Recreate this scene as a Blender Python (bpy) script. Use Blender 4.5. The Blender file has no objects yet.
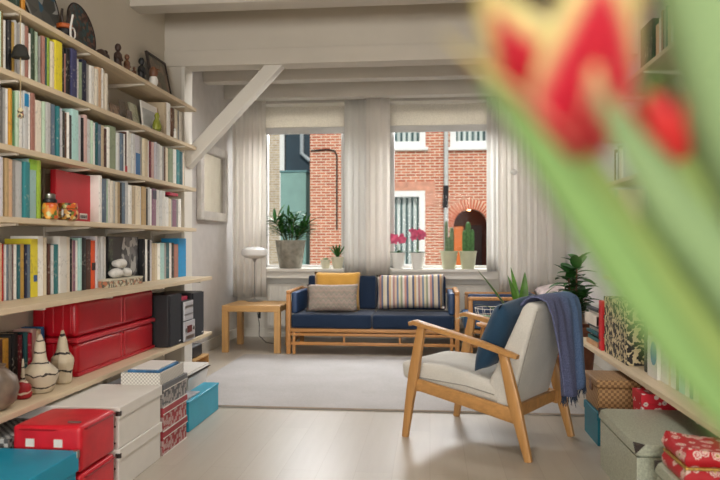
import bpy, bmesh, math, random
from mathutils import Vector, Matrix
random.seed(7)
S = bpy.context.scene
C = S.collection
PI = math.pi
# ------------------------------------------------------------------ camera model
F, TH, HOR, EYE = 680.0, math.atan(70/680), 242.5, 1.05
ca, sa = math.cos(TH), math.sin(TH)
def ray(x, y):
    xc, yc = (x-360)/F, (HOR-y)/F
    return Vector((-sa+xc*ca, ca+xc*sa, yc))
def pX(x, y, X): d = ray(x, y); t = X/d.x; return Vector((0, 0, EYE))+d*t
def pY(x, y, Y): d = ray(x, y); t = Y/d.y; return Vector((0, 0, EYE))+d*t
def pZ(x, y, Z): d = ray(x, y); t = (Z-EYE)/d.z; return Vector((0, 0, EYE))+d*t
def pD(x, y, D): return Vector((0, 0, EYE))+ray(x, y)*D
# ------------------------------------------------------------------ materials
def lin(c):
    f = lambda v: v/12.92 if v <= .04045 else ((v+.055)/1.055)**2.4
    return tuple(f(v/255) for v in c)+(1,)
class N:
    def __init__(s, name):
        s.m = bpy.data.materials.new(name); s.m.use_nodes = True
        s.t = s.m.node_tree; s.b = s.t.nodes['Principled BSDF']
        s.out = s.t.nodes['Material Output']
    def n(s, typ, **k):
        o = s.t.nodes.new(typ)
        for a, v in k.items():
            if a.startswith('i_'):
                key = a[2:]
                key = int(key) if key.isdigit() else key.replace('_', ' ')
                o.inputs[key].default_value = v
            else: setattr(o, a, v)
        return o
    def l(s, a, b): s.t.links.new(a, b)
    def coord(s, which='Object'): return s.n('ShaderNodeTexCoord').outputs[which]
    def math(s, op, a, b=None):
        o = s.n('ShaderNodeMath', operation=op)
        for i, v in enumerate((a, b)):
            if v is None: continue
            if isinstance(v, (int, float)): o.inputs[i].default_value = v
            else: s.l(v, o.inputs[i])
        return o.outputs[0]
    def mix(s, fac, a, b, mode='MIX'):
        o = s.n('ShaderNodeMix', data_type='RGBA', blend_type=mode)
        for i, v in ((0, fac), (6, a), (7, b)):
            if isinstance(v, (int, float, tuple)): o.inputs[i].default_value = v
            else: s.l(v, o.inputs[i])
        return o.outputs[2]
    def ramp(s, fac, stops, interp='LINEAR'):
        o = s.n('ShaderNodeValToRGB'); cr = o.color_ramp; cr.interpolation = interp
        while len(cr.elements) < len(stops): cr.elements.new(.5)
        for e, (p, c) in zip(cr.elements, stops): e.position = p; e.color = c
        if fac is not None: s.l(fac, o.inputs[0])
        return o.outputs[0]
    def noise(s, scale, detail=3, vec=None, rough=.5):
        o = s.n('ShaderNodeTexNoise', i_Scale=scale, i_Detail=detail, i_Roughness=rough)
        s.l(vec if vec is not None else s.coord(), o.inputs['Vector'])
        return o.outputs['Fac']
    def bump(s, h, strength=.3, dist=.01):
        o = s.n('ShaderNodeBump', i_Strength=strength, i_Distance=dist)
        s.l(h, o.inputs['Height']); s.l(o.outputs[0], s.b.inputs['Normal'])
    def setc(s, c): s.l(c, s.b.inputs['Base Color'])
    def rough(s, r): s.b.inputs['Roughness'].default_value = r
def M(name, rgb, rough=.5, metal=0, var=.12, scale=8, bump=0, bscale=80, spec=.5, trans=None):
    k = N(name); a = lin(rgb)
    lo = tuple(v*(1-var) for v in a[:3])+(1,); hi = tuple(min(1, v*(1+var)) for v in a[:3])+(1,)
    k.setc(k.ramp(k.noise(scale), [(.3, lo), (.7, hi)]))
    k.rough(rough); k.b.inputs['Metallic'].default_value = metal
    k.b.inputs['Specular IOR Level'].default_value = spec
    if bump: k.bump(k.noise(bscale, 2), bump, .004)
    return k.m
def wood(name, rgb, axis='X', rough=.45, dark=.72, sc=1):
    k = N(name); a = lin(rgb); d = tuple(v*dark for v in a[:3])+(1,)
    mp = k.n('ShaderNodeMapping'); k.l(k.coord(), mp.inputs[0])
    s = {'X': (1.5, 26, 26), 'Y': (26, 1.5, 26), 'Z': (26, 26, 1.5)}[axis]
    mp.inputs['Scale'].default_value = tuple(v*sc for v in s)
    n = k.noise(1.6, 5, mp.outputs[0], .6)
    k.setc(k.ramp(n, [(.3, d), (.62, a)])); k.rough(rough)
    k.bump(n, .08, .002)
    return k.m
def fabric(name, rgb, rough=.9, weave=350, var=.18, sheen=.2):
    k = N(name); a = lin(rgb)
    lo = tuple(v*(1-var) for v in a[:3])+(1,); hi = tuple(min(1, v*(1+var)) for v in a[:3])+(1,)
    n1 = k.noise(weave, 1); n2 = k.noise(6, 3)
    k.setc(k.mix(.35, k.ramp(n1, [(.3, lo), (.7, hi)]), k.ramp(n2, [(.3, lo), (.7, hi)])))
    k.rough(rough); k.b.inputs['Sheen Weight'].default_value = sheen
    k.b.inputs['Specular IOR Level'].default_value = .2
    k.bump(n1, .25, .002)
    return k.m
# ------------------------------------------------------------------ mesh helpers
def bx(bm, x0, x1, y0, y1, z0, z1, bev=0, seg=2, mat=None, mi=0):
    vs = [bm.verts.new((x, y, z)) for x in (x0, x1) for y in (y0, y1) for z in (z0, z1)]
    q = [(0, 1, 3, 2), (4, 6, 7, 5), (0, 4, 5, 1), (2, 3, 7, 6), (0, 2, 6, 4), (1, 5, 7, 3)]
    fs = [bm.faces.new([vs[i] for i in f]) for f in q]
    for f in fs: f.material_index = mi
    if mat is not None:
        for v in vs: v.co = mat @ v.co
    if bev:
        es = list({e for f in fs for e in f.edges})
        r = bmesh.ops.bevel(bm, geom=es, offset=bev, segments=seg, affect='EDGES', profile=.6)
        for f in r['faces']: f.material_index = mi
def prism(bm, pts, v, mi=0, bev=0):
    """closed polygon pts (Vectors) extruded by vector v"""
    v = Vector(v); a = [bm.verts.new(p) for p in pts]; b = [bm.verts.new(Vector(p)+v) for p in pts]
    fs = [bm.faces.new(a[::-1]), bm.faces.new(b)]; n = len(a)
    for i in range(n): fs.append(bm.faces.new((a[i], a[(i+1) % n], b[(i+1) % n], b[i])))
    for f in fs: f.material_index = mi
    if bev:
        es = list({e for f in fs for e in f.edges})
        bmesh.ops.bevel(bm, geom=es, offset=bev, segments=2, affect='EDGES')
def tube(bm, pts, r, n=8, cap=True, mi=0):
    pts = [Vector(p) for p in pts]; rs = r if isinstance(r, (list, tuple)) else [r]*len(pts)
    rings = []; up = None
    for i, p in enumerate(pts):
        d = (pts[min(i+1, len(pts)-1)]-pts[max(i-1, 0)]).normalized()
        if up is None: up = Vector((0, 0, 1)) if abs(d.z) < .9 else Vector((1, 0, 0))
        s = d.cross(up).normalized(); up = s.cross(d).normalized()
        rings.append([bm.verts.new(p+(s*math.cos(a)+up*math.sin(a))*rs[i]) for a in [2*PI*j/n for j in range(n)]])
    for a, b in zip(rings, rings[1:]):
        for j in range(n):
            f = bm.faces.new((a[j], a[(j+1) % n], b[(j+1) % n], b[j])); f.material_index = mi
    if cap:
        for R in (rings[0][::-1], rings[-1]):
            f = bm.faces.new(R); f.material_index = mi
def lathe(bm, prof, c=(0, 0, 0), n=24, sx=1, sy=1, mi=0):
    c = Vector(c); rings = []
    for r, z in prof:
        rings.append([bm.verts.new(c+Vector((max(r, 1e-4)*sx*math.cos(2*PI*j/n), max(r, 1e-4)*sy*math.sin(2*PI*j/n), z))) for j in range(n)])
    for a, b in zip(rings, rings[1:]):
        for j in range(n):
            f = bm.faces.new((a[j], a[(j+1) % n], b[(j+1) % n], b[j])); f.material_index = mi
    bm.faces.new(rings[0][::-1]).material_index = mi; bm.faces.new(rings[-1]).material_index = mi
def bar(bm, a, b, w, h, side, bev=.004):
    """rectangular bar from a to b; w along 'side', h perpendicular"""
    a, b = Vector(a), Vector(b); d = b-a; L = d.length; d.normalize()
    s = Vector(side); s = (s-d*s.dot(d)).normalized(); u = d.cross(s)
    m = Matrix((( d.x, s.x, u.x, a.x), (d.y, s.y, u.y, a.y), (d.z, s.z, u.z, a.z), (0, 0, 0, 1)))
    bx(bm, 0, L, -w/2, w/2, -h/2, h/2, bev, 2, m)
def taperbar(bm, pts, side):
    """pts: list of (point, w along side, h). one smooth loft with rectangular section"""
    rings = []; P = [Vector(p[0]) for p in pts]
    for i, (p, w, h) in enumerate(pts):
        p = Vector(p); d = (P[min(i+1, len(P)-1)]-P[max(i-1, 0)]).normalized()
        s = Vector(side); s = (s-d*s.dot(d)).normalized(); u = d.cross(s)
        rings.append([bm.verts.new(p+s*(w/2)*x+u*(h/2)*y) for x, y in ((-1, -.7), (-.7, -1), (.7, -1), (1, -.7), (1, .7), (.7, 1), (-.7, 1), (-1, .7))])
    for a, b in zip(rings, rings[1:]):
        for j in range(8): bm.faces.new((a[j], a[(j+1) % 8], b[(j+1) % 8], b[j]))
    bm.faces.new(rings[0][::-1]); bm.faces.new(rings[-1])
def grid(bm, fn, nu, nv, mi=0, uv=None):
    vs = [[bm.verts.new(fn(i/nu, j/nv)) for j in range(nv+1)] for i in range(nu+1)]
    for i in range(nu):
        for j in range(nv):
            f = bm.faces.new((vs[i][j], vs[i+1][j], vs[i+1][j+1], vs[i][j+1])); f.material_index = mi
            if uv is not None:
                for lp, (a, b) in zip(f.loops, ((i, j), (i+1, j), (i+1, j+1), (i, j+1))): lp[uv].uv = (a/nu, b/nv)
def obj(name, bm, mats, parent=None, smooth=False, solid=0, loc=None):
    bmesh.ops.recalc_face_normals(bm, faces=bm.faces[:])
    me = bpy.data.meshes.new(name); bm.to_mesh(me); bm.free()
    for m in (mats if isinstance(mats, (list, tuple)) else [mats]): me.materials.append(m)
    if smooth:
        for p in me.polygons: p.use_smooth = True
        if smooth != 'all':
            try: me.set_sharp_from_angle(angle=math.radians(40))
            except Exception: pass
    o = bpy.data.objects.new(name, me); C.objects.link(o)
    if parent is not None: o.parent = parent
    if loc is not None: o.location = loc
    if solid:
        md = o.modifiers.new('solid', 'SOLIDIFY'); md.thickness = solid; md.offset = 0
    return o
def tag(o, label, cat, group=None, kind=None):
    o['label'] = label; o['category'] = cat
    if group: o['group'] = group
    if kind: o['kind'] = kind
    return o
def thing(name, label, cat, loc=(0, 0, 0), rz=0, group=None):
    o = bpy.data.objects.new(name, None); C.objects.link(o); o.empty_display_size = .1
    o.location = loc; o.rotation_euler = (0, 0, rz)
    return tag(o, label, cat, group)
def struct(name, bm, m, parent=None, smooth=False):
    o = obj(name, bm, m, parent, smooth)
    if parent is None: o['kind'] = 'structure'
    return o
def B(): return bmesh.new()
def holes(bm, x0, x1, z0, z1, y0, y1, hs):
    """wall slab in the XZ plane with rectangular holes"""
    xs = sorted({x0, x1, *[h[0] for h in hs], *[h[1] for h in hs]}); zs = sorted({z0, z1, *[h[2] for h in hs], *[h[3] for h in hs]})
    for a, b in zip(xs, xs[1:]):
        for c, d in zip(zs, zs[1:]):
            mx, mz = (a+b)/2, (c+d)/2
            if any(h[0] < mx < h[1] and h[2] < mz < h[3] for h in hs): continue
            if a < x0-1e-6 or b > x1+1e-6: continue
            bx(bm, a, b, y0, y1, c, d)
    bmesh.ops.remove_doubles(bm, verts=bm.verts[:], dist=1e-5)
def pillow(bm, w, h, t, n=14, pinch=.06, mi=0):
    for sgn in (1, -1):
        def fn(a, b):
            u, v = a*2-1, b*2-1
            k = max(0, (1-u**4))*max(0, (1-v**4))
            ww = 1-pinch*(1-abs(u)**2)*abs(v)**3*1.0; hh = 1-pinch*(1-abs(v)**2)*abs(u)**3
            wr = .004*math.sin(9*u+5*v)*k
            return Vector((u*w/2*(1-pinch*.8*(1-v*v)*abs(u)), v*h/2*(1-pinch*.8*(1-u*u)*abs(v)), sgn*(t/2*k**.55)+wr))
        grid(bm, fn, n, n, mi)
    bmesh.ops.remove_doubles(bm, verts=bm.verts[:], dist=1e-4)
def place(o, loc, xdir, ydir):
    """orient o so that its local x, y follow xdir, ydir"""
    x = Vector(xdir).normalized(); y = Vector(ydir); y = (y-x*y.dot(x)).normalized(); z = x.cross(y)
    o.matrix_world = Matrix(((x.x, y.x, z.x, loc[0]), (x.y, y.y, z.y, loc[1]), (x.z, y.z, z.z, loc[2]), (0, 0, 0, 1)))
# ------------------------------------------------------------------ palette
m_wall = M('wall_paint', (214, 206, 190), .75, var=.03, scale=2)
m_wall2 = M('wall_paint_grey', (205, 200, 196), .75, var=.05, scale=9)
m_wallR = M('wall_paint_lilac', (212, 208, 208), .75, var=.03, scale=2)
m_trim = M('white_gloss_paint', (225, 221, 212), .4, var=.03, scale=3)
m_trim2 = M('cream_paint', (206, 199, 187), .55, var=.03, scale=3)
m_ceil = M('ceiling_paint', (208, 202, 192), .7, var=.03, scale=3)
m_frame = M('window_paint', (205, 203, 200), .4, var=.03, scale=3)
m_shelf = wood('pale_birch', (222, 203, 172), 'Y', .5, .86)
m_bracket = M('cream_metal', (226, 218, 204), .4, var=.02)
m_oak = wood('oak', (196, 146, 88), 'X', .4, .75)
m_oakZ = wood('oak_upright', (196, 146, 88), 'Z', .4, .75)
m_oakL = wood('light_oak', (206, 160, 100), 'X', .45, .8)
m_oakLZ = wood('light_oak_upright', (206, 160, 100), 'Z', .45, .8)
m_cane = wood('bamboo', (198, 140, 80), 'X', .4, .75)
m_caneZ = wood('bamboo_upright', (198, 140, 80), 'Z', .4, .75)
m_navy = fabric('navy_cloth', (30, 46, 70))
m_navyarm = M('navy_leather', (40, 66, 104), .45, var=.15, scale=14)
m_denim = fabric('denim_blue', (74, 112, 156), var=.35)
m_greyfab = fabric('light_grey_wool', (205, 203, 196))
m_pillowblue = fabric('petrol_velvet', (40, 70, 96), var=.35)
m_red = M('red_plastic', (184, 16, 34), .3, var=.1)
m_redbag = M('red_vinyl', (206, 26, 44), .4, var=.12, scale=12, bump=.2, bscale=18)
m_teal = M('teal_card', (0, 148, 182), .5, var=.06)
m_teal2 = M('teal_plastic', (14, 160, 192), .4, var=.06)
m_tealdark = M('dark_teal_card', (0, 110, 130), .5, var=.06)
m_white = M('white_card', (226, 223, 217), .55, var=.03)
m_whiteg = M('white_glaze', (236, 234, 228), .25, var=.03)
m_black = M('black_plastic', (26, 27, 30), .45, var=.15)
m_blackc = M('speaker_cloth', (36, 37, 42), .85, var=.15, scale=60)
m_silver = M('silver_plastic', (196, 196, 200), .35, .15, var=.05)
m_steel = M('brushed_steel', (150, 148, 144), .3, .9, var=.06)
m_dark = M('dark_bronze', (46, 34, 28), .5, var=.3, scale=40)
m_darkwood = M('carved_dark_wood', (58, 38, 30), .5, var=.4, scale=30)
m_brownwood = M('carved_brown_wood', (106, 70, 48), .5, var=.3, scale=30)
m_terra = M('terracotta', (128, 78, 54), .7, var=.2, scale=14)
m_leaf = M('dark_leaf', (48, 96, 42), .5, var=.4, scale=12, spec=.25)
m_leaf2 = M('fresh_leaf', (86, 134, 46), .4, var=.3, scale=12)
m_cactus = M('cactus_skin', (120, 142, 108), .6, var=.35, scale=50)
m_cactus2 = M('bright_cactus_skin', (84, 128, 72), .6, var=.35, scale=50)
m_soil = M('soil', (60, 44, 34), .95, var=.4, scale=40, bump=.6)
m_pages = M('paper', (228, 218, 198), .8, var=.1, scale=60)
m_green = M('hammered_green_metal', (178, 184, 166), .4, .1, var=.22, scale=140, bump=.05, bscale=150)
m_rope = M('cord', (190, 170, 130), .8)
def m_book_():
    k = N('book_cloth')
    oi = k.n('ShaderNodeObjectInfo'); col = oi.outputs['Color']
    co = k.coord(); sp = k.n('ShaderNodeSeparateXYZ'); k.l(co, sp.inputs[0])
    z = sp.outputs[2]
    # title strip: small dashes between two heights of the spine, colour against the cover
    rnd = oi.outputs['Random']
    mp = k.n('ShaderNodeMapping'); k.l(co, mp.inputs[0]); mp.inputs['Scale'].default_value = (1, 95, 60)
    cb = k.n('ShaderNodeCombineXYZ'); k.l(k.math('MULTIPLY', rnd, 40), cb.inputs[0]); k.l(cb.outputs[0], mp.inputs[1])
    dash = k.math('GREATER_THAN', k.noise(1.0, 2, mp.outputs[0]), .6)
    lo = k.math('ADD', k.math('MULTIPLY', rnd, .08), .03)
    band = k.math('MULTIPLY', k.math('GREATER_THAN', z, lo), k.math('LESS_THAN', z, k.math('ADD', lo, .11)))
    bw = k.n('ShaderNodeRGBToBW'); k.l(col, bw.inputs[0])
    inv = k.ramp(k.math('GREATER_THAN', bw.outputs[0], .22), [(0, (.75, .70, .58, 1)), (1, (.10, .09, .09, 1))], 'CONSTANT')
    geo = k.n('ShaderNodeNewGeometry'); 
    n = k.noise(30, 3)
    base = k.mix(.08, col, k.ramp(n, [(.3, (.35, .32, .28, 1)), (.7, (1, 1, 1, 1))]), 'MULTIPLY')
    fac = k.math('MULTIPLY', k.math('MULTIPLY', k.math('MULTIPLY', dash, band), k.math('GREATER_THAN', sp.outputs[0], -.0045)), .25)
    k.setc(k.mix(fac, base, inv)); k.rough(.55)
    return k.m
m_book = m_book_()
def glass_():
    k = N('window_glass'); t = k.t; t.nodes.remove(k.b)
    tr = k.n('ShaderNodeBsdfTransparent'); gl = k.n('ShaderNodeBsdfGlossy', i_Roughness=.02)
    fr = k.n('ShaderNodeFresnel', i_IOR=1.45); mx = k.n('ShaderNodeMixShader')
    tr.inputs[0].default_value = (.97, .98, .98, 1)
    k.l(k.math('MULTIPLY', fr.outputs[0], .04), mx.inputs[0]); k.l(tr.outputs[0], mx.inputs[1]); k.l(gl.outputs[0], mx.inputs[2]); k.l(mx.outputs[0], k.out.inputs[0])
    return k.m
m_glass = glass_()
def cloth_(name, rgb, tl=.35, weave=0, open_=0):
    k = N(name); a = lin(rgb); d = k.b
    k.setc(k.ramp(k.noise(5, 2), [(.3, tuple(v*.94 for v in a[:3])+(1,)), (.7, a)])); k.rough(.9)
    d.inputs['Specular IOR Level'].default_value = .1
    if weave: 
        w = k.noise(weave, 2); k.setc(k.ramp(w, [(.35, tuple(v*.84 for v in a[:3])+(1,)), (.6, a)]))
    t = k.n('ShaderNodeBsdfTranslucent'); t.inputs[0].default_value = a
    mx = k.n('ShaderNodeMixShader', i_0=tl); k.l(d.outputs[0], mx.inputs[1]); k.l(t.outputs[0], mx.inputs[2]); k.l(mx.outputs[0], k.out.inputs[0])
    return k.m
m_curtain = cloth_('linen_curtain', (245, 241, 235), .5)
m_sheer = cloth_('sheer_curtain', (240, 238, 234), .6)
m_blind = cloth_('textured_blind', (228, 222, 210), .22, 120)
def brick_(name, c1, c2, mortar, axis='XZ', w=.21, h=.062):
    k = N(name); sp = k.n('ShaderNodeSeparateXYZ'); k.l(k.coord(), sp.inputs[0])
    cb = k.n('ShaderNodeCombineXYZ'); k.l(sp.outputs[0 if axis[0] == 'X' else 1], cb.inputs[0]); k.l(sp.outputs[2], cb.inputs[1])
    b = k.n('ShaderNodeTexBrick', i_Scale=1.0, i_Mortar_Size=.011, i_Brick_Width=w, i_Row_Height=h, i_Bias=0.0, i_Mortar_Smooth=.1)
    b.inputs['Color1'].default_value = lin(c1); b.inputs['Color2'].default_value = lin(c2); b.inputs['Mortar'].default_value = lin(mortar)
    k.l(cb.outputs[0], b.inputs['Vector'])
    k.setc(k.mix(.35, b.outputs['Color'], k.ramp(k.noise(9, 4), [(.35, (.45, .42, .40, 1)), (.65, (1, 1, 1, 1))]), 'MULTIPLY'))
    k.rough(.85)
    return k.m
m_brick = brick_('red_brick', (208, 122, 90), (184, 92, 64), (228, 210, 186))
m_tanbrick = brick_('tan_brick', (208, 190, 160), (190, 168, 138), (214, 206, 192))
# floor
def floor_():
    k = N('pale_plank_floor'); sp = k.n('ShaderNodeSeparateXYZ'); k.l(k.coord(), sp.inputs[0])
    cb = k.n('ShaderNodeCombineXYZ'); k.l(sp.outputs[1], cb.inputs[0]); k.l(sp.outputs[0], cb.inputs[1])
    b = k.n('ShaderNodeTexBrick', i_Scale=1.0, i_Mortar_Size=.0012, i_Brick_Width=1.9, i_Row_Height=.17, i_Mortar_Smooth=.3)
    b.offset = .37
    b.inputs['Color1'].default_value = lin((180, 171, 157)); b.inputs['Color2'].default_value = lin((172, 163, 150)); b.inputs['Mortar'].default_value = lin((160, 148, 132))
    k.l(cb.outputs[0], b.inputs['Vector'])
    mp = k.n('ShaderNodeMapping'); k.l(k.coord(), mp.inputs[0]); mp.inputs['Scale'].default_value = (14, 1.2, 1)
    n = k.noise(1.5, 5, mp.outputs[0], .6)
    k.setc(k.mix(.3, b.outputs['Color'], k.ramp(n, [(.22, (.72, .69, .64, 1)), (.68, (1, 1, 1, 1))]), 'MULTIPLY'))
    k.l(k.ramp(k.noise(2, 3), [(.1, (.31,)*3+(1,)), (.9, (.37,)*3+(1,))]), k.b.inputs['Roughness'])
    return k.m
m_floor = floor_()
# ------------------------------------------------------------------ room shell
LX, LXR, RX, WY, YB, HC, YL = -1.97, -2.15, 1.44, 7.45, -4.2, 2.76, 4.9
bm = B(); bx(bm, -2.35, 1.64, YB-.2, WY+.25, -.12, 0); struct('floor', bm, m_floor)
bm = B(); bx(bm, -2.35, 1.64, YB-.2, WY+.25, HC, HC+.15); struct('ceiling', bm, m_ceil)
bm = B(); bx(bm, -2.35, LX, YB, YL, 0, HC); struct('wall_left', bm, m_wall)
bm = B(); bx(bm, -2.35, LXR, YL, WY+.25, 0, HC); struct('wall_left_rear', bm, m_wall2)
bm = B(); bx(bm, RX, RX+.2, YB, WY+.25, 0, HC); struct('wall_right', bm, m_wallR)
SILL = .77
WIN = [(-1.86, -.93), (-.44, .70)]
bm = B(); holes(bm, LXR, RX, 0, HC, WY, WY+.25, [(a, b, SILL-.03, 2.55) for a, b in WIN]); struct('wall_back', bm, m_trim)
bm = B(); holes(bm, -2.35, 1.64, 0, HC, YB-.2, YB, [(-1.7, 1.2, .25, 2.5)]); struct('wall_front', bm, m_wall)  # opening made up to let the rear fill light in
for i, (a, b) in enumerate(WIN):
    bm = B()
    for q in ((a, a+.05, SILL-.03, 2.55), (b-.05, b, SILL-.03, 2.55), (a, b, SILL-.03, SILL+.03), (a, b, 2.49, 2.55)):
        bx(bm, q[0], q[1], WY+.03, WY+.10, q[2], q[3], .006)
    w = struct(f'window_{i+1}', bm, m_frame)
    bm = B(); bx(bm, a+.03, b-.03, WY+.06, WY+.066, SILL, 2.52); struct('glass', bm, m_glass, w)
    bm = B(); bx(bm, a-.03, b+.03, WY-.24, WY+.03, SILL-.035, SILL, .006); struct('window_sill', bm, m_trim, w)
    bm = B(); bx(bm, a-.01, b+.01, WY-.2, WY-.17, SILL-.11, SILL-.037, .004); struct('sill_apron', bm, m_trim, w)
# unseen window frame, made up so light can come from behind the viewer
bm = B()
for q in ((-1.7, -1.62, .25, 2.5), (1.12, 1.2, .25, 2.5), (-1.7, 1.2, .25, .33), (-1.7, 1.2, 2.42, 2.5), (-.29, -.21, .33, 2.42)):
    bx(bm, q[0], q[1], YB-.14, YB-.06, q[2], q[3])
struct('window_3', bm, m_frame)
# lintel of the old dividing wall, pilaster and brace
bm = B()
bx(bm, LX, RX, YL, YL+.14, 2.475, HC); bx(bm, LX, RX, YL-.012, YL+.15, 2.358, 2.475, .004)
struct('trim_1', bm, m_trim2)
bm = B(); bx(bm, LX-.18, -1.815, YL, YL+.14, 0, 2.358); struct('trim_2', bm, m_trim2)
bm = B(); bx(bm, -1.838, -1.812, YL-.012, YL+.15, 0, 2.358, .004); struct('trim_3', bm, m_trim)
p0, p1 = pY(188, 160, YL+.07), pY(279, 62, YL+.07)
bm = B(); bar(bm, p0+Vector((-.02, 0, -.03)), p1+Vector((.0, 0, .0)), .10, .10, (0, 1, 0), .006); struct('trim_4', bm, m_trim)
# ceiling beams
for i, (y, z, w) in enumerate(((4.3, 2.605, .16), (5.62, 2.55, .14), (6.28, 2.575, .14), (6.95, 2.555, .16), (2.9, 2.605, .16), (1.4, 2.605, .16), (-.2, 2.605, .16), (-2, 2.605, .16))):
    bm = B(); bx(bm, LX if y < YL else LXR, RX, y, y+w, z, HC, .006); struct(f'trim_{i+5}', bm, m_ceil if y > YL else m_trim2)
bm = B(); bx(bm, LXR, RX, 7.28, WY, 2.56, HC); struct('trim_14', bm, m_ceil)
# baseboards
bm = B(); bx(bm, LXR, RX, WY-.018, WY, 0, .09); struct('baseboard_back', bm, m_trim)
bm = B(); bx(bm, LXR, LXR+.018, YL+.15, WY-.02, 0, .10); struct('baseboard_left', bm, m_trim)
bm = B(); bx(bm, RX-.018, RX, YL+.05, WY-.02, 0, .10); struct('baseboard_right', bm, m_trim)
# rug
def rug_():
    k = N('woven_rug'); n = k.noise(160, 2); n2 = k.noise(3, 3)
    k.setc(k.mix(.5, k.ramp(n, [(.3, lin((154, 150, 147))), (.7, lin((187, 183, 182)))]), k.ramp(n2, [(.3, lin((168, 164, 161))), (.7, lin((187, 183, 182)))])))
    k.rough(.95); k.bump(n, .5, .004); return k.m
bm = B(); bx(bm, -1.72, .95, 4.22, 6.2, 0.0005, .010, .004); rug = obj('rug', bm, rug_())
tag(rug, 'large pale grey woven rug on the floor before the sofa', 'rug')
bm = B(); tube(bm, [(-1.71, 4.225, .008), (-.4, 4.225, .008), (.945, 4.225, .008)], .007, 6); obj('edge_binding', bm, M('rug_edge', (160, 148, 136), .9), rug)
# ------------------------------------------------------------------ curtains, blinds
def curtain(name, label, x0, x1, y, z0, z1, folds, amp, m, group='curtains at the street windows'):
    bm = B(); ph = random.random()*6
    def fn(a, b):
        w = folds*2*PI
        return Vector((x0+(x1-x0)*(a+.012*math.sin(w*a*1.7+ph+b)), y+amp*(math.sin(w*a+ph+.5*math.sin(3*b))+.22*math.sin(2.3*w*a+ph*2))*(.55+.45*(1-b)), z0+(z1-z0)*b))
    grid(bm, fn, int(folds*14), 10)
    return tag(obj(name, bm, m, None, 'all', .003), label, 'curtain', group)
curtain('curtain', 'cream linen curtain hanging behind the white table lamp', -2.10, -1.735, 7.085, .47, 2.558, 6, .014, m_curtain)
curtain('curtain', 'cream curtain between the two windows, half beside the leafy plant window', -.905, -.62, 7.14, .71, 2.558, 4, .012, m_sheer)
curtain('curtain', 'cream curtain between the two windows, half beside the pink orchids', -.66, -.41, 7.075, .71, 2.558, 3, .012, m_curtain)
curtain('curtain', 'narrow sheer curtain edge just past the two cactus pots', .585, .70, 7.15, .75, 2.558, 2, .02, m_sheer)
curtain('curtain', 'wide cream linen curtain hanging in the far corner behind the blue armchair', .715, 1.24, 7.13, .5, 2.558, 8, .016, m_curtain)
bm = B(); lathe(bm, [(.0, -.03), (.03, -.02), (.04, 0), (.03, .02), (0, .03)], pY(514, 172, 7.03), 16)
bx(bm, pY(514, 172, 7.03).x-.006, pY(514, 172, 7.03).x+.006, 7.03, 7.09, pY(514, 172, 7.03).z-.006, pY(514, 172, 7.03).z+.006)
tag(obj('curtain_holdback', bm, m_whiteg, None, True), 'small round white curtain holdback knob on the wide curtain', 'holdback')
for (a, b), lb in zip(WIN, ('over the window with the big potted plant', 'over the window with orchids and cacti')):
    t = thing('roller_blind', f'beige textured roller blind half lowered {lb}', 'blind', ((a+b)/2, WY-.02, 2.25), 0, 'roller blinds')
    w = (b-a)/2-.005
    bm = B(); bx(bm, -w, w, -.004, 0, .075, .305); obj('blind_cloth', bm, m_blind, t)
    bm = B(); bx(bm, -w, w, -.014, .01, .0, .075, .008); obj('bottom_bar', bm, m_frame, t)
# ------------------------------------------------------------------ radiators
for (a, b), lb in zip(((-1.78, -.98), (-.40, .62)), ('behind the side table and lamp', 'behind the striped pillow end of the sofa')):
    t = thing('radiator', f'white ribbed panel radiator {lb}', 'radiator', (0, 0, 0), 0, 'radiators under the windows')
    bm = B(); bx(bm, a, b, 7.34, 7.40, .13, .60, .008)
    n = int((b-a)/.035)
    for i in range(n): bx(bm, a+.02+i*.035, a+.04+i*.035, 7.333, 7.342, .16, .57, .003)
    obj('panel', bm, m_trim, t)
    bm = B(); tube(bm, [(a, 7.39, .09), (b, 7.39, .09)], .011); obj('pipe', bm, m_trim, t)
    bm = B(); tube(bm, [(a, 7.39, .05), (b, 7.39, .05)], .011); obj('pipe', bm, m_trim, t)
    bm = B(); bx(bm, a+.1, a+.13, 7.38, WY, .3, .34); bx(bm, b-.13, b-.1, 7.38, WY, .3, .34); bx(bm, a+.1, a+.13, 7.36, 7.39, 0, .14); bx(bm, b-.13, b-.1, 7.36, 7.39, 0, .14); obj('wall_mount', bm, m_trim, t)
# ------------------------------------------------------------------ picture / mirror on the left rear wall
t = thing('wall_mirror', 'framed wall mirror on the grey wall between shelf end and curtain', 'mirror', (LXR, 6.52, 1.63))
y0, y1, z0, z1 = -.42, .42, -.37, .37
bm = B()
for q in ((y0, y0+.09, z0, z1), (y1-.09, y1, z0, z1), (y0+.09, y1-.09, z0, z0+.09), (y0+.09, y1-.09, z1-.09, z1)): bx(bm, .002, .05, q[0], q[1], q[2], q[3], .012)
obj('mirror_frame', bm, M('frame_grey_paint', (206, 200, 192), .5), t)
bm = B(); bx(bm, .004, .02, y0+.08, y1-.08, z0+.08, z1-.08); obj('mirror_glass', bm, M('mirror_silver', (214, 210, 196), .12, .95, var=.02), t)
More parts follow.
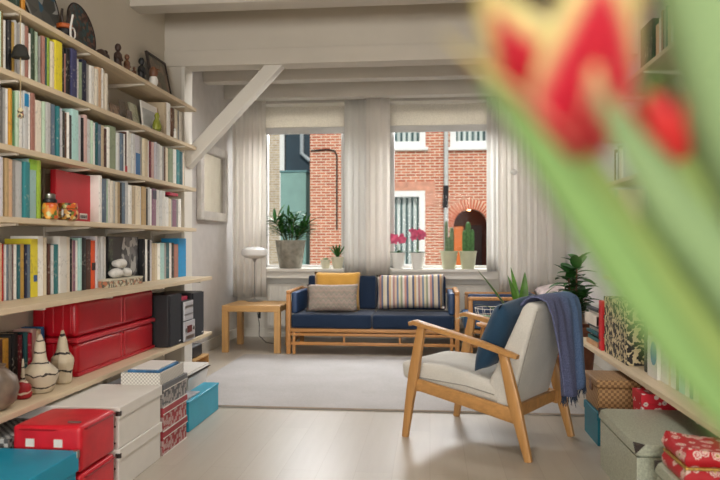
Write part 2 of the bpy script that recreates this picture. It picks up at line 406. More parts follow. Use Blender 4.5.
# ------------------------------------------------------------------ shelving (left)
XU, XL = -1.72, -1.60
SH = [(2.016, XU), (1.734, XU), (1.427, XU), (1.131, XU), (.775, XL), (.370, XL)]
TH_ = .025
YE = 4.885
unit = thing('bookshelf', 'tall pale birch shelving full of books above the white and red boxes', 'shelving', (LX, 3.0, 0))
def U(v): return Vector(v)-Vector((LX, 3.0, 0))
def shelf_parts(unit, off, sgn, wallx, fronts, poles, y0, y1):
    for z, fx in fronts:
        bm = B(); a, b = sorted((wallx+sgn*.012, fx)); bx(bm, a-off[0], b-off[0], y0-off[1], y1-off[1], z, z+TH_, .003); obj('shelf_board', bm, m_shelf, unit)
        for py in poles:
            bm = B(); d = abs(fx-wallx)-.02
            P = [Vector((wallx+sgn*.012-off[0], py-off[1]-.009, z-.001)), Vector((wallx+sgn*(d+.012)-off[0], py-off[1]-.009, z-.001)), Vector((wallx+sgn*(d+.012)-off[0], py-off[1]-.009, z-.008)), Vector((wallx+sgn*.012-off[0], py-off[1]-.009, z-(.0085 if z < 1 else .028)))]
            prism(bm, P, (0, .018, 0)); obj('bracket', bm, m_bracket, unit)
    for py in poles:
        bm = B(); a, b = sorted((wallx+sgn*.001, wallx+sgn*.012)); bx(bm, a-off[0], b-off[0], py-.016-off[1], py+.016-off[1], .02, 2.05); obj('upright_rail', bm, m_bracket, unit)
POLES = [1.45, 2.08, 2.70, 3.31, 3.98, 4.66]
shelf_parts(unit, (LX, 3.0), 1, LX, SH, POLES, 1.2, YE)
# right shelving
XRU, XRL = 1.19, 1.00
unitR = thing('bookshelf', 'pale birch shelving behind the tulips and the green trunks', 'shelving', (RX, 3.0, 0))
shelf_parts(unitR, (RX, 3.0), -1, RX, [(z, XRL if z < .5 else XRU) for z, _ in SH if abs(z-.775) > .01]+[(.80, XRU)], [2.08, 2.70, 3.31, 3.98, 4.66], 1.6, YE-.04)
# ------------------------------------------------------------------ books
COL = dict(cream=(234, 222, 196), white=(243, 241, 235), ivory=(230, 221, 204), grey=(158, 156, 152), silver=(212, 213, 212), charcoal=(60, 58, 58), black=(26, 26, 30),
    navy=(34, 40, 66), indigo=(62, 64, 106), blue=(36, 104, 160), azure=(34, 140, 196), slate=(104, 122, 140), teal=(48, 128, 134), petrol=(40, 92, 98), aqua=(178, 218, 214), mint=(190, 214, 190),
    sage=(150, 164, 134), olive=(138, 118, 66), lime=(168, 200, 70), green=(92, 140, 88), forest=(52, 72, 52), yellow=(226, 210, 54), mustard=(196, 158, 74), ochre=(204, 152, 54), tan=(190, 162, 118),
    beige=(206, 188, 158), peach=(226, 188, 152), pink=(212, 178, 172), rose=(170, 120, 106), mauve=(140, 104, 124), lilac=(204, 202, 208), brown=(104, 72, 52), chestnut=(86, 54, 44), maroon=(110, 34, 46), red=(196, 36, 40), crimson=(190, 26, 62), orange=(222, 86, 44))
ORD = ['', 'first', 'second', 'third', 'fourth', 'fifth', 'sixth', 'seventh', 'eighth', 'ninth', 'tenth', 'eleventh', 'twelfth', 'thirteenth', 'fourteenth', 'fifteenth', 'sixteenth']
def book_mesh(w, h, d, lean=0, t=.0022):
    """spine towards +x at x=0, boards along -x, width along y, base z=0"""
    bm = B(); r = min(.006, w*.35)
    pts = [(-d, -w/2), (-d, -w/2+t), (-.004, -w/2+t), (-.004, w/2-t), (-d, w/2-t), (-d, w/2), (-r*.7, w/2), (0, w/2-r), (0.001, 0), (0, -w/2+r), (-r*.7, -w/2)]
    prism(bm, [Vector((x, y, 0)) for x, y in pts], (0, 0, h), 0)
    bx(bm, -d+.004, -.0045, -w/2+t*1.02, w/2-t*1.02, .003, h-.003, 0, 2, None, 1)
    if lean: bmesh.ops.transform(bm, matrix=Matrix.Rotation(lean, 4, 'X'), verts=bm.verts[:])
    return bm
def book(name, label, X, y, z, w, h, d, col, rz=0, group=None, mats=None):
    o = obj(name, book_mesh(w, h, d), mats or [m_book, m_pages], None, False, 0, (X, y, z))
    o.rotation_euler = (0, 0, rz)
    c = lin(COL[col] if isinstance(col, str) else col); o.color = c
    return tag(o, label, 'book', group)
def row(shelf_label, spec, X, z, gap, group, depth=.17, side=1, ysample=None):
    """spec: (x0, x1, colour, height fraction[, landmark name]); x0, x1 picture columns of the spine at its mid height"""
    full = []
    for e in spec:      # wide pale spines in the picture are really two slim ones
        if len(e) == 4 and e[1]-e[0] >= 3.9 and e[2] in ('white', 'ivory', 'cream', 'silver', 'lilac', 'pink') and 92 < e[0] < 190:
            m_ = (e[0]+e[1])/2+random.uniform(-.4, .4); alt = {'white': 'ivory', 'ivory': 'white', 'cream': 'white', 'silver': 'white', 'lilac': 'silver', 'pink': 'ivory'}[e[2]]
            full += [(e[0], m_, e[2], e[3]), (m_, e[1], alt, e[3]*.97)]
        else: full.append(e)
    spec = full; lm = None; cnt = 0; out = []
    first = next((i for i, s in enumerate(spec) if len(s) > 4), None)
    for i, s in enumerate(spec):
        ya, yb = (pX(s[0], 242, X).y, pX(s[1], 242, X).y)
        ya, yb = min(ya, yb), max(ya, yb)
        w = yb-ya-.0012; h = gap*s[3]
        if any(abs((ya+yb)/2-py) < w/2+.012 for py in POLES): h = min(h, gap-.028)
        size = 'slim' if w < .017 else ('thick' if w > .036 else 'medium')
        if len(s) > 4:
            lm, cnt = s[4], 0
            label = f'{lm} on the {shelf_label}'
        elif lm is None:
            k = first-i
            label = f'{size} {s[2]} book, {ORD[k]} before the {spec[first][4]}, {shelf_label}'
        else:
            cnt += 1
            label = f'{size} {s[2]} book, {ORD[cnt]} past the {lm}, {shelf_label}'
        c = COL[s[2]]; j = random.uniform(.93, 1.07)
        o = book('book', label, X-random.uniform(0, .012)*side, (ya+yb)/2, z+.0008, w, h, depth-random.uniform(0, .02), tuple(min(255, v*j) for v in c), 0 if side > 0 else PI, group)
        out.append(o)
    return out
XS = -1.745
rowB = [(-9, -4.5, 'white', .9), (-4.5, 0, 'sage', .9), (0, 2, 'mint', .95), (2, 6.5, 'olive', .98, 'olive brown book'), (6.5, 9, 'white', .86), (9, 13, 'black', .95), (13, 16, 'mustard', .98), (16, 19, 'silver', .94), (19, 21.5, 'grey', .92), (21.5, 26, 'white', .95), (26, 30, 'rose', .94),
  (30, 32, 'white', .84), (32, 36, 'forest', .95), (36, 38, 'sage', .93), (38, 41, 'mint', .95), (41, 43, 'grey', .9), (43, 46, 'rose', .92), (46, 49, 'petrol', .93), (49, 52, 'lime', .95, 'slim lime green book'), (52, 56, 'cream', .91), (56, 64, 'yellow', .985, 'bright yellow book'),
  (64, 66.5, 'black', .92), (66.5, 68, 'rose', .82), (68, 72, 'black', .95), (72, 78, 'indigo', .985, 'indigo spined book'), (78, 81, 'white', .84), (81, 83.5, 'sage', .8), (83.5, 88, 'navy', .98, 'tall near-black book'), (88, 91, 'grey', .84), (91, 94, 'white', .84), (94, 99.5, 'white', .86), (99.5, 103, 'peach', .9, 'peach book'), (103, 107, 'white', .91), (107, 109.7, 'ivory', .85)]
row('second shelf down', rowB, XS, 1.759, .248, 'books on the second shelf down')
row('second shelf down', [(166, 168.3, 'beige', .9), (168.5, 172, 'white', .93, 'bright white book'), (172, 175, 'brown', .84), (175, 178, 'cream', .84), (178, 180, 'grey', .85), (180, 182.5, 'ivory', .84)], XS, 1.759, .248, 'books on the second shelf down')
rowC = [(-10, -5, 'cream', .9), (-5, 0, 'grey', .9), (0, 3.5, 'silver', .93), (5, 7, 'grey', .86), (7, 9.5, 'white', .86), (9.5, 13.5, 'ochre', .88, 'ochre yellow book'), (13.5, 16.5, 'green', .86), (16.5, 20, 'mint', .88), (20, 25, 'white', .9), (25, 30, 'silver', .93, 'blue topped white book'), (30, 32, 'white', .93), (32, 36, 'rose', .94),
  (36, 38, 'pink', .9), (38, 44, 'ivory', .86), (44, 47, 'mint', .87), (47, 52, 'silver', .88), (52, 54, 'black', .88), (54, 58, 'slate', .89), (58, 61, 'teal', .88, 'blue teal book'), (61, 63, 'lilac', .86), (63, 65, 'white', .82), (65, 67.5, 'charcoal', .84), (67.5, 69, 'brown', .82), (69, 71, 'white', .84), (71, 73, 'charcoal', .8),
  (73, 80, 'aqua', .93, 'pale turquoise book'), (80, 83, 'lilac', .86), (83, 84.5, 'black', .83), (84.5, 88, 'pink', .9), (88, 92, 'silver', .85), (92, 94, 'mint', .84), (94, 97, 'white', .82), (97, 99.5, 'petrol', .84), (99.5, 102, 'slate', .82), (102, 105, 'beige', .82), (105, 108, 'chestnut', .78), (108, 111, 'white', .83),
  (111, 118, 'sage', .88, 'wide sage green book'), (118, 121, 'silver', .79), (121, 124, 'slate', .8), (124, 125.5, 'white', .8), (125.5, 128, 'chestnut', .86, 'red footed brown book'), (128, 130.5, 'white', .9), (130.5, 133, 'white', .87), (133, 136, 'silver', .88), (136, 141, 'lilac', .88, 'blue footed white book'), (141, 144, 'grey', .88), (144, 146, 'cream', .87), (146, 149, 'beige', .87),
  (149, 151, 'white', .86), (151, 153.5, 'maroon', .86), (153.5, 156, 'pink', .86), (156, 160, 'lilac', .88), (160, 164, 'silver', .87), (164, 166, 'grey', .85), (166, 167.5, 'brown', .85), (167.5, 170, 'cream', .85), (170, 174, 'sage', .86), (174, 177, 'white', .87), (177, 180, 'teal', .88, 'bright teal book'), (180, 183, 'petrol', .86), (183, 185, 'ivory', .86)]
rc = row('third shelf down', rowC, XS, 1.452, .275, 'books on the third shelf down')
rowD1 = [(-10, -5, 'beige', .9), (-5, 0, 'white', .9), (0, 4.5, 'lilac', .9), (4.5, 6, 'cream', .89), (6, 10, 'tan', .9), (10, 15, 'peach', .9, 'peach book'), (15, 18, 'grey', .9), (18, 25, 'silver', .9), (25, 31, 'teal', .9), (31, 39, 'aqua', .97, 'thick pale aqua book'), (39, 43, 'lime', .97)]
row('fourth shelf down', rowD1, XS, 1.156, .271, 'books on the fourth shelf down')
rowD2 = [(100, 103, 'white', .93), (103, 107, 'slate', .87, 'slate blue book'), (107, 109, 'mint', .87), (109, 114, 'white', .89), (114, 117, 'silver', .87), (117, 119, 'cream', .86), (119, 122, 'tan', .87), (122, 124, 'charcoal', .86), (124, 127, 'slate', .88), (127, 130, 'silver', .92, 'tall silver grey book'), (130, 133, 'white', .85), (133, 136, 'beige', .83), (136, 141, 'cream', .86, 'wide cream book'), (141, 143, 'white', .86), (143, 147, 'tan', .87), (147, 149, 'charcoal', .84),
  (149, 153, 'silver', .88), (153, 157, 'mauve', .87, 'dark topped pink book'), (157, 160, 'white', .86), (160, 163, 'silver', .86), (163, 166, 'white', .86), (166, 169, 'white', .72, 'low white book'), (169, 172, 'cream', .70), (172, 174, 'grey', .69), (174, 178, 'mauve', .70), (178, 180, 'grey', .70), (180, 182.5, 'white', .74)]
row('fourth shelf down', rowD2, XS, 1.156, .271, 'books on the fourth shelf down')
XE = -1.80
rowE1 = [(-8, -3, 'tan', .78), (-3, 3, 'peach', .76), (3, 6.5, 'red', .75, 'slim red book'), (6.5, 8.5, 'silver', .74), (8.5, 10, 'slate', .74), (10, 13.5, 'grey', .74), (13.5, 16, 'maroon', .74), (16, 19, 'white', .74), (19, 21, 'petrol', .74), (21, 26, 'mustard', .75, 'mustard yellow book'), (26.3, 28, 'navy', .74), (28, 31.3, 'slate', .74), (31.3, 39, 'yellow', .82, 'blue figured yellow book'), (39, 45, 'white', .86), (45, 49, 'cream', .84),
  (50, 52.5, 'chestnut', .75), (52.5, 55, 'silver', .73), (55, 60, 'teal', .74, 'teal paperback'), (60, 68, 'white', .86), (68, 72, 'ivory', .85), (72, 73.5, 'black', .83), (73.5, 75.5, 'pink', .80), (75.5, 78, 'mauve', .80), (78, 80, 'white', .80), (80, 83, 'aqua', .84, 'pale aqua slim book'), (83, 85.5, 'black', .85), (85.5, 87.7, 'charcoal', .84), (88, 93, 'chestnut', .82), (93, 97, 'orange', .80, 'orange red book'), (97, 102, 'lilac', .87), (102, 105, 'silver', .86), (105, 108, 'white', .87)]
row('fifth shelf down', rowE1, XE, .80, .325, 'books on the fifth shelf down', .142)
rowE2 = [(144.5, 147, 'black', .84), (147, 149, 'white', .83), (149, 151, 'black', .82), (151, 153, 'lilac', .82), (153, 156, 'beige', .76), (156, 159, 'cream', .75), (159, 161, 'white', .75), (161, 165, 'aqua', .76, 'light aqua book'), (165, 168, 'grey', .76), (168, 171, 'petrol', .77), (171, 173, 'white', .76), (173, 175, 'charcoal', .76), (175, 179, 'rose', .73), (179, 186.5, 'azure', .86, 'bright blue book at the end')]
row('fifth shelf down', rowE2, XE, .80, .325, 'books on the fifth shelf down', .142)
rowF = [(-2, 4, 'brown', .62), (4, 10, 'ochre', .62, 'orange patterned book'), (10, 13, 'charcoal', .64), (13, 19, 'black', .66), (19, 24, 'maroon', .62), (24, 26, 'navy', .62), (26, 29, 'petrol', .64), (29, 33, 'crimson', .62, 'crimson book'), (33, 38, 'pink', .66), (38, 42.5, 'beige', .64), (42.5, 46, 'blue', .66)]
row('lowest shelf', rowF, -1.845, .395, .375, 'books behind the cream vases', .11)
# colour details on single spines
def spine_patch(o, y0f, y1f, z0, z1, rgb, name='spine_label'):
    d = o.data; xs = [v.co.y for v in d.vertices]; w = max(xs)-min(xs)
    bm = B(); bx(bm, -.0005, .0022, -w/2+w*y0f, -w/2+w*y1f, z0, z1)
    p = obj(name, bm, M('label_ink', rgb, .5, var=.05), o); return p
for o in list(bpy.data.objects):
    L = o.get('label') or ''
    if L.startswith('blue topped white book'): spine_patch(o, .1, .9, .19, .245, (30, 140, 196))
    if L.startswith('red footed brown book'): spine_patch(o, .02, .98, .002, .04, (196, 36, 44))
    if L.startswith('blue footed white book'): spine_patch(o, .15, .98, .003, .135, (30, 104, 160))
    if L.startswith('dark topped pink book'): spine_patch(o, .05, .95, .17, .225, (80, 76, 92))
    if L.startswith('blue figured yellow book'): spine_patch(o, .35, .8, .07, .10, (40, 84, 150))
    if L.startswith('thick pale aqua book'): spine_patch(o, .0, .98, .215, .262, (150, 200, 60))
    if L.startswith('orange red book'): spine_patch(o, .1, .9, .10, .14, (40, 24, 24))
# red book facing out, and the red book lying on the low ones
p = pX(74, 219, -1.80)
ya, yb = pX(57, 219, -1.795).y, pX(91.5, 219, -1.795).y
t = thing('book', 'large red book turned face out with a small white label', 'book', (-1.80, (ya+yb)/2, 1.1565), 0, None)
bm = B(); bx(bm, -.03, 0, -(yb-ya)/2, (yb-ya)/2, 0, .248, .003); obj('cover', bm, M('red_cover', (200, 34, 48), .45, var=.08, scale=5), t)
bm = B(); bx(bm, .0005, .0025, (yb-ya)/2-.115, (yb-ya)/2-.04, .015, .045); lab = obj('price_label', bm, m_white, t)
bm = B()
for i in range(9): bx(bm, .0024, .0032, (yb-ya)/2-.11+i*.0075, (yb-ya)/2-.107+i*.0075+(i % 3)*.001, .020, .036)
obj('barcode', bm, m_black, lab)
ya, yb = pX(169.5, 196, XS).y, pX(178, 196, XS).y
bm = B(); bx(bm, -1.9, XS, ya, yb, 1.156+.271*.79, 1.156+.271*.79+.02, .002); tag(obj('book', bm, M('crimson_cover', (170, 30, 60), .5)), 'crimson book lying flat on the low books, fourth shelf down', 'book')
# ------------------------------------------------------------------ small things on the left shelves
ZA = 2.0415
def base(x, y, Z): return pZ(x, y, Z)
def onshelf(x, X, Z): q = pX(x, 242, X); return Vector((X, q.y, Z))
book('book', 'orange yellow book standing on the highest shelf', -1.78, onshelf(24, -1.78, 0).y, ZA, .03, .24, .17, (206, 140, 40))
book('book', 'dark green book beside the orange one on the highest shelf', -1.78, onshelf(18.5, -1.78, 0).y, ZA, .028, .22, .17, (50, 70, 56))
def swirl_(name, cols, scale):
    k = N(name); v = k.n('ShaderNodeTexVoronoi', i_Scale=scale); k.l(k.coord(), v.inputs[0])
    sp = k.n('ShaderNodeSeparateColor'); k.l(v.outputs['Color'], sp.inputs[0])
    k.setc(k.ramp(sp.outputs[0], [(i/len(cols), lin(c)) for i, c in enumerate(cols)], 'CONSTANT')); k.rough(.35); return k.m
def plate(label, x, Z, r, m, lean, X=-1.86, rimm=None):
    q = onshelf(x, X, Z)
    t = thing('decorative_plate', label, 'plate', (q.x, q.y, Z)); t.rotation_euler = (0, lean, 0)
    bm = B(); prof = [(0, 0), (r*.6, 0), (r*.97, .018), (r, .024), (r*.97, .026), (r*.6, .008), (0, .008)]
    lathe(bm, prof, (0, 0, 0), 40)
    bmesh.ops.transform(bm, matrix=Matrix.Translation((0, 0, r)) @ Matrix.Rotation(PI/2, 4, 'Y'), verts=bm.verts[:])
    obj('plate_face', bm, m, t, True)
    bm = B(); tube(bm, [Vector((.026, math.cos(a)*r*.985, r+math.sin(a)*r*.985)) for a in [2*PI*i/32 for i in range(33)]], .004, 6, False); obj('rim', bm, rimm or m_dark, t, True)
    return t
plate('round dark mosaic plate propped upright on the highest shelf', 81.5, ZA+.003, .142, swirl_('mosaic_glaze', [(66, 50, 46), (42, 76, 80), (92, 58, 50), (50, 44, 42), (110, 86, 74), (40, 60, 66)], 55), -.16)
plate('grey ceramic plate with blue centre at the start of the highest shelf', 42, ZA+.003, .16, swirl_('blue_grey_glaze', [(88, 90, 88), (98, 98, 94), (40, 96, 124), (76, 78, 78), (168, 170, 168), (70, 72, 70)], 14), -.2)
q = onshelf(64.5, -1.80, ZA)
t = thing('pot', 'small black pot with an orange rim between the two plates', 'pot', q)
bm = B(); lathe(bm, [(.02, 0), (.03, .02), (.034, .05), (.03, .065)], (0, 0, 0), 20); obj('pot_body', bm, m_black, t, True)
bm = B(); lathe(bm, [(.032, .064), (.038, .067), (.038, .085), (.033, .088), (.028, .075)], (0, 0, 0), 20); obj('rim', bm, M('orange_glaze', (196, 98, 40), .4), t, True)
bm = B(); tube(bm, [(0, 0, .05), (.01, .02, .13), (.0, .035, .17)], .006, 6); tube(bm, [(0, 0, .05), (-.01, -.01, .13), (.0, -.02, .16)], .006, 6); obj('brush', bm, m_dark, t)
q = onshelf(71.5, -1.735, ZA)
t = thing('scissors', 'white handled scissors standing before the mosaic plate', 'scissors', q)
bm = B(); tube(bm, [Vector((0, .012+.022*math.cos(a), .03+.026*math.sin(a))) for a in [2*PI*i/16 for i in range(17)]], .004, 6, False); obj('handle', bm, m_white, t, True)
bm = B(); tube(bm, [(0, -.008, .008), (0, -.01, .05), (0, .012, .12)], .005, 6); obj('blade', bm, m_white, t, True)
# driftwood and carved figures
q = onshelf(101, -1.78, ZA)
t = thing('driftwood', 'low dark piece of driftwood beside the carved figures', 'driftwood', q)
bm = B(); tube(bm, [(0, -.075, .015), (.01, -.04, .03), (0, 0, .035), (-.01, .03, .04), (0, .06, .028), (0, .085, .012)], [.01, .018, .026, .028, .022, .01], 10); obj('branch', bm, m_darkwood, t, True)
bm = B(); tube(bm, [(0, .0, .03), (.015, .025, .05), (.0, .05, .06)], [.012, .012, .006], 8); obj('twig', bm, m_darkwood, t, True)
def figurine(label, x, h, m, X=-1.765, k=1.0, m2=None):
    h *= 1.12; q = onshelf(x, X, ZA+.0005); t = thing('figurine', label, 'figurine', q, 0, 'carved figures on the highest shelf')
    bm = B(); lathe(bm, [(.20*h*k, 0), (.22*h*k, .05*h), (.17*h*k, .22*h), (.20*h*k, .42*h), (.19*h*k, .56*h), (.09*h, .66*h), (.07*h, .70*h)], (0, 0, 0), 16, .8, 1); obj('body', bm, m, t, True)
    bm = B(); lathe(bm, [(0, .68*h), (.09*h, .71*h), (.125*h, .80*h), (.12*h, .90*h), (.07*h, .98*h), (0, h)], (0, 0, 0), 14)
    lathe(bm, [(0, .80*h), (.03*h, .82*h), (.0, .86*h)], (.12*h, 0, 0), 8); obj('head', bm, m2 or m, t, True)
    for s in (-1, 1):
        bm = B(); tube(bm, [(0, s*.19*h*k, .55*h), (.06*h, s*.24*h*k, .40*h), (.14*h, s*.10*h, .33*h)], [.05*h, .045*h, .035*h], 8); obj('arm', bm, m, t, True)
    return t
figurine('tallest dark carved seated figure on the highest shelf', 118, .125, m_darkwood)
figurine('small brown carved figure between two dark ones', 127, .10, m_brownwood)
figurine('low brown lump of a carved figure beside the black one', 134, .055, m_brownwood, k=1.3)
figurine('black carved figure in front of the framed picture', 141.5, .13, m_black)
# bird with white breast
q = onshelf(153.5, -1.75, ZA+.0005)
t = thing('bird_figurine', 'small dark and white bird figurine before the framed picture', 'figurine', q)
bm = B(); lathe(bm, [(.018, 0), (.026, .02), (.028, .045), (.02, .062)], (0, 0, 0), 14); obj('breast', bm, m_white, t, True)
bm = B(); lathe(bm, [(.02, .062), (.03, .085), (.024, .11), (.012, .125), (0, .128)], (0, 0, 0), 14); tube(bm, [(.02, 0, .108), (.045, 0, .104)], [.006, .001], 6); obj('head', bm, m_brownwood, t, True)
# framed picture leaning on the wall
y0 = onshelf(147, -1.90, 0).y; y1 = onshelf(167, -1.90, 0).y
t = thing('framed_picture', 'small brown framed picture leaning at the end of the highest shelf', 'picture', (-1.85, (y0+y1)/2, ZA+.004)); t.rotation_euler = (0, -.2, 0)
w = (y1-y0)/2-.01; h = .31
bm = B()
for a in ((-w, -w+.018, 0, h), (w-.018, w, 0, h), (-w+.018, w-.018, 0, .018), (-w+.018, w-.018, h-.018, h)): bx(bm, -.012, .006, a[0], a[1], a[2], a[3], .002)
obj('picture_frame', bm, m_dark, t)
bm = B(); bx(bm, -.01, 0, -w+.016, w-.016, .016, h-.016); obj('picture', bm, swirl_('brown_print', [(104, 84, 64), (120, 98, 74), (84, 74, 56), (134, 112, 86), (96, 90, 66)], 22), t)
# hanging bell with cord and bead
q = pX(20.5, 50, -1.705)
t = thing('hanging_bell', 'dark bell pull hanging on a cord before the books', 'bell', (q.x, q.y, pX(20.5, 58, -1.705).z))
bm = B(); lathe(bm, [(.034, 0), (.036, .006), (.031, .02), (.026, .042), (.016, .054), (.004, .058)], (0, 0, 0), 20); obj('bell', bm, M('dark_felt', (38, 38, 34), .8), t, True)
zc = pX(20.5, 108, -1.705).z-t.location.z
bm = B(); tube(bm, [(0, 0, 2.02-t.location.z), (0, 0, 0), (0, 0, zc)], .0018, 6); tube(bm, [(0, 0, 2.02-t.location.z), (-.012, 0, 2.02-t.location.z)], .0018, 6); obj('cord', bm, m_rope, t)
bm = B(); lathe(bm, [(0, zc-.045), (.012, zc-.04), (.014, zc-.028), (.009, zc-.02), (.012, zc-.012), (.006, zc)], (0, 0, 0), 12); obj('bead', bm, swirl_('painted_bead', [(214, 202, 160), (60, 44, 40), (150, 60, 60), (214, 202, 160)], 90), t, True)
# second shelf down: cards, booklet, green bird
ZB = 1.7605
def upcard(name, label, cat, x0, x1, X, Z, h, m, lean=-.12, th=.004, group=None):
    a, b = onshelf(x0, X, 0).y, onshelf(x1, X, 0).y
    t = thing(name, label, cat, (X, (a+b)/2, Z), 0, group); t.rotation_euler = (0, lean, 0)
    bm = B(); bx(bm, -th, 0, -(b-a)/2, (b-a)/2, 0, h, .001); obj('card', bm, m, t); return t
upcard('photo_card', 'brown photo card standing on the second shelf beside the books', 'card', 111, 121, -1.80, ZB, .085, swirl_('photo_print', [(110, 84, 66), (136, 108, 86), (84, 64, 54), (150, 124, 100)], 60))
upcard('photo_card', 'tall grey brown card on the second shelf', 'card', 121.5, 127.5, -1.84, ZB, .15, swirl_('grey_print', [(118, 106, 94), (108, 98, 88), (126, 114, 102)], 40))
upcard('photo_card', 'small dark card leaning below the tall grey card', 'card', 128, 133.5, -1.79, ZB, .085, swirl_('dark_print', [(96, 78, 66), (126, 104, 88), (78, 62, 56)], 60))
upcard('photo_card', 'pale green picture card leaning beside the white booklet', 'card', 133.5, 141.5, -1.80, ZB, .155, swirl_('pale_print', [(196, 194, 170), (206, 204, 184), (176, 178, 150)], 45), -.22)
bk = upcard('booklet', 'white booklet with a grey picture turned face out', 'booklet', 143.5, 159.6, -1.775, ZB, .18, m_white, -.1, .008)
bm = B(); w = (onshelf(159.6, -1.775, 0).y-onshelf(143.5, -1.775, 0).y)/2
bx(bm, .0004, .0014, -w+.012, w*.55, .03, .135); obj('cover_picture', bm, M('grey_print_ink', (176, 178, 178), .5, var=.1, scale=30), bk)
bm = B(); bx(bm, -.0075, .001, w-.004, w+.002, 0, .18); obj('cover_edge', bm, m_oak, bk)
q = onshelf(157, -1.737, ZB)
t = thing('bird_figurine', 'green glazed bird vase before the white booklet', 'figurine', q)
bm = B(); lathe(bm, [(.018, 0), (.034, .012), (.036, .035), (.027, .06), (.016, .08), (.02, .1), (.012, .118), (0, .12)], (0, 0, 0), 18, .8, 1.1); obj('body', bm, M('green_glaze', (134, 140, 50), .25, var=.25, scale=30), t, True)
bm = B(); tube(bm, [(0, .012, .1), (0, .04, .104)], [.008, .001], 8); obj('beak', bm, M('green_glaze_dark', (110, 116, 50), .3), t, True)
q = onshelf(175, -1.728, ZB)
t = thing('figurine', 'tiny white figurine before the last books of the second shelf', 'figurine', q)
bm = B(); lathe(bm, [(.010, 0), (.0105, .01), (.008, .03), (.010, .042), (.004, .05)], (0, 0, 0), 12); obj('body', bm, m_whiteg, t, True)
bm = B(); lathe(bm, [(0, .048), (.008, .054), (.008, .062), (0, .07)], (0, 0, 0), 12); obj('head', bm, m_whiteg, t, True)
# fourth shelf: two painted mugs/tins
def face_(name):
    return swirl_(name, [(220, 140, 50), (206, 92, 44), (236, 176, 70), (70, 40, 30), (196, 190, 120), (220, 120, 40), (96, 110, 50)], 55)
q = onshelf(50, -1.735, 1.1565)
t = thing('painted_jar', 'painted orange tiger face jar with a metal lid', 'jar', q)
bm = B(); lathe(bm, [(.03, 0), (.036, .006), (.037, .05), (.032, .07), (.026, .075)], (0, 0, 0), 24); obj('jar_body', bm, face_('tiger_paint'), t, True)
bm = B(); lathe(bm, [(.028, .0755), (.031, .078), (.031, .09), (.027, .093)], (0, 0, 0), 20); obj('lid_ring', bm, m_black, t, True)
bm = B(); lathe(bm, [(.022, .0935), (.024, .096), (.024, .115), (.018, .118), (0, .119)], (0, 0, 0), 20); obj('lid', bm, m_steel, t, True)
q = onshelf(67.5, -1.735, 1.1565)
t = thing('painted_jar', 'fat painted orange and green jar before the red book', 'jar', q)
bm = B(); lathe(bm, [(.036, 0), (.046, .008), (.05, .028), (.046, .05), (.038, .056)], (0, 0, 0), 24); obj('jar_body', bm, swirl_('jungle_paint', [(206, 150, 60), (110, 120, 50), (220, 170, 90), (70, 46, 34), (226, 206, 150), (196, 80, 50)], 70), t, True)
bm = B(); lathe(bm, [(.044, .0565), (.046, .06), (.043, .082), (.0, .085)], (0, 0, 0), 24); obj('lid', bm, face_('tiger_paint_lid'), t, True)
bm = B(); tube(bm, [(.0, -.045, .05), (.01, -.062, .045), (.01, -.064, .025), (0, -.049, .018)], .005, 8); obj('handle', bm, m_whiteg, t, True)
# fifth shelf: stones on a patterned box, dark portrait book
y0, y1 = onshelf(108.3, -1.83, 0).y, onshelf(139.5, -1.83, 0).y
t = thing('book', 'large black book with a pale carved face on its cover', 'book', (-1.835, (y0+y1)/2, .8005)); w = (y1-y0)/2-.003
bm = B(); bx(bm, -.03, 0, -w, w, 0, .285, .002); obj('cover', bm, M('black_cover', (34, 36, 40), .4, var=.2), t)
bm = B(); P = [(.50, .28), (.95, .282), (.98, .22), (.93, .2), (1, .15), (.95, .13), (.97, .115), (.92, .1), (.95, .07), (.8, .03), (.55, .02), (.5, .09), (.42, .15), (.44, .22)]
prism(bm, [Vector((.0004, -w+2*w*a*.98, b)) for a, b in P], (.0012, 0, 0)); obj('cover_picture', bm, swirl_('stone_print', [(120, 122, 124), (60, 62, 66), (176, 176, 174), (90, 92, 96)], 26), t)
bm = B(); bx(bm, .0004, .0014, -w+.01, -w+.06, .02, .27); obj('cover_pattern', bm, swirl_('leaf_print', [(34, 40, 36), (60, 88, 58), (30, 32, 34), (44, 60, 44)], 90), t)
y0, y1 = onshelf(109, -1.745, 0).y, onshelf(143, -1.745, 0).y; ym = (y0+y1)/2
t = thing('patterned_box', 'low cream patterned box under the white stones', 'box', (-1.745, ym, .8005)); w = (y1-y0)/2-.004
bm = B(); bx(bm, -.075, 0, -w, w, 0, .036, .002); obj('box_body', bm, swirl_('stamp_paper', [(196, 188, 160), (120, 110, 90), (214, 208, 186), (90, 90, 80), (180, 120, 90), (206, 200, 180)], 65), t)
bm = B(); bx(bm, -.077, .002, -w-.002, w+.002, .0365, .046, .002); obj('lid', bm, M('cream_card', (206, 200, 180), .6), t)
for (dy, dz, a, b, c, lb) in ((-.055, 0, .054, .04, .028, 'white stone on the patterned box, end nearer the orange book'), (.055, 0, .054, .04, .028, 'broad white stone on the patterned box, end nearer the window'), (-.005, .0545, .058, .038, .027, 'white stone lying on top of the two others')):
    bm = B(); bmesh.ops.create_icosphere(bm, subdivisions=3, radius=1)
    for v in bm.verts:
        f = 1+.06*math.sin(5*v.co.x+dy*90)+.05*math.sin(7*v.co.y)
        v.co = Vector((v.co.x*b*f, v.co.y*a*f, v.co.z*c*f))
    o = obj('stone', bm, M('pale_stone', (214, 212, 206), .6, var=.12, scale=40), None, 'all', 0, (-1.785, ym+dy, .847+c+dz)); tag(o, lb, 'stone', 'white stones')
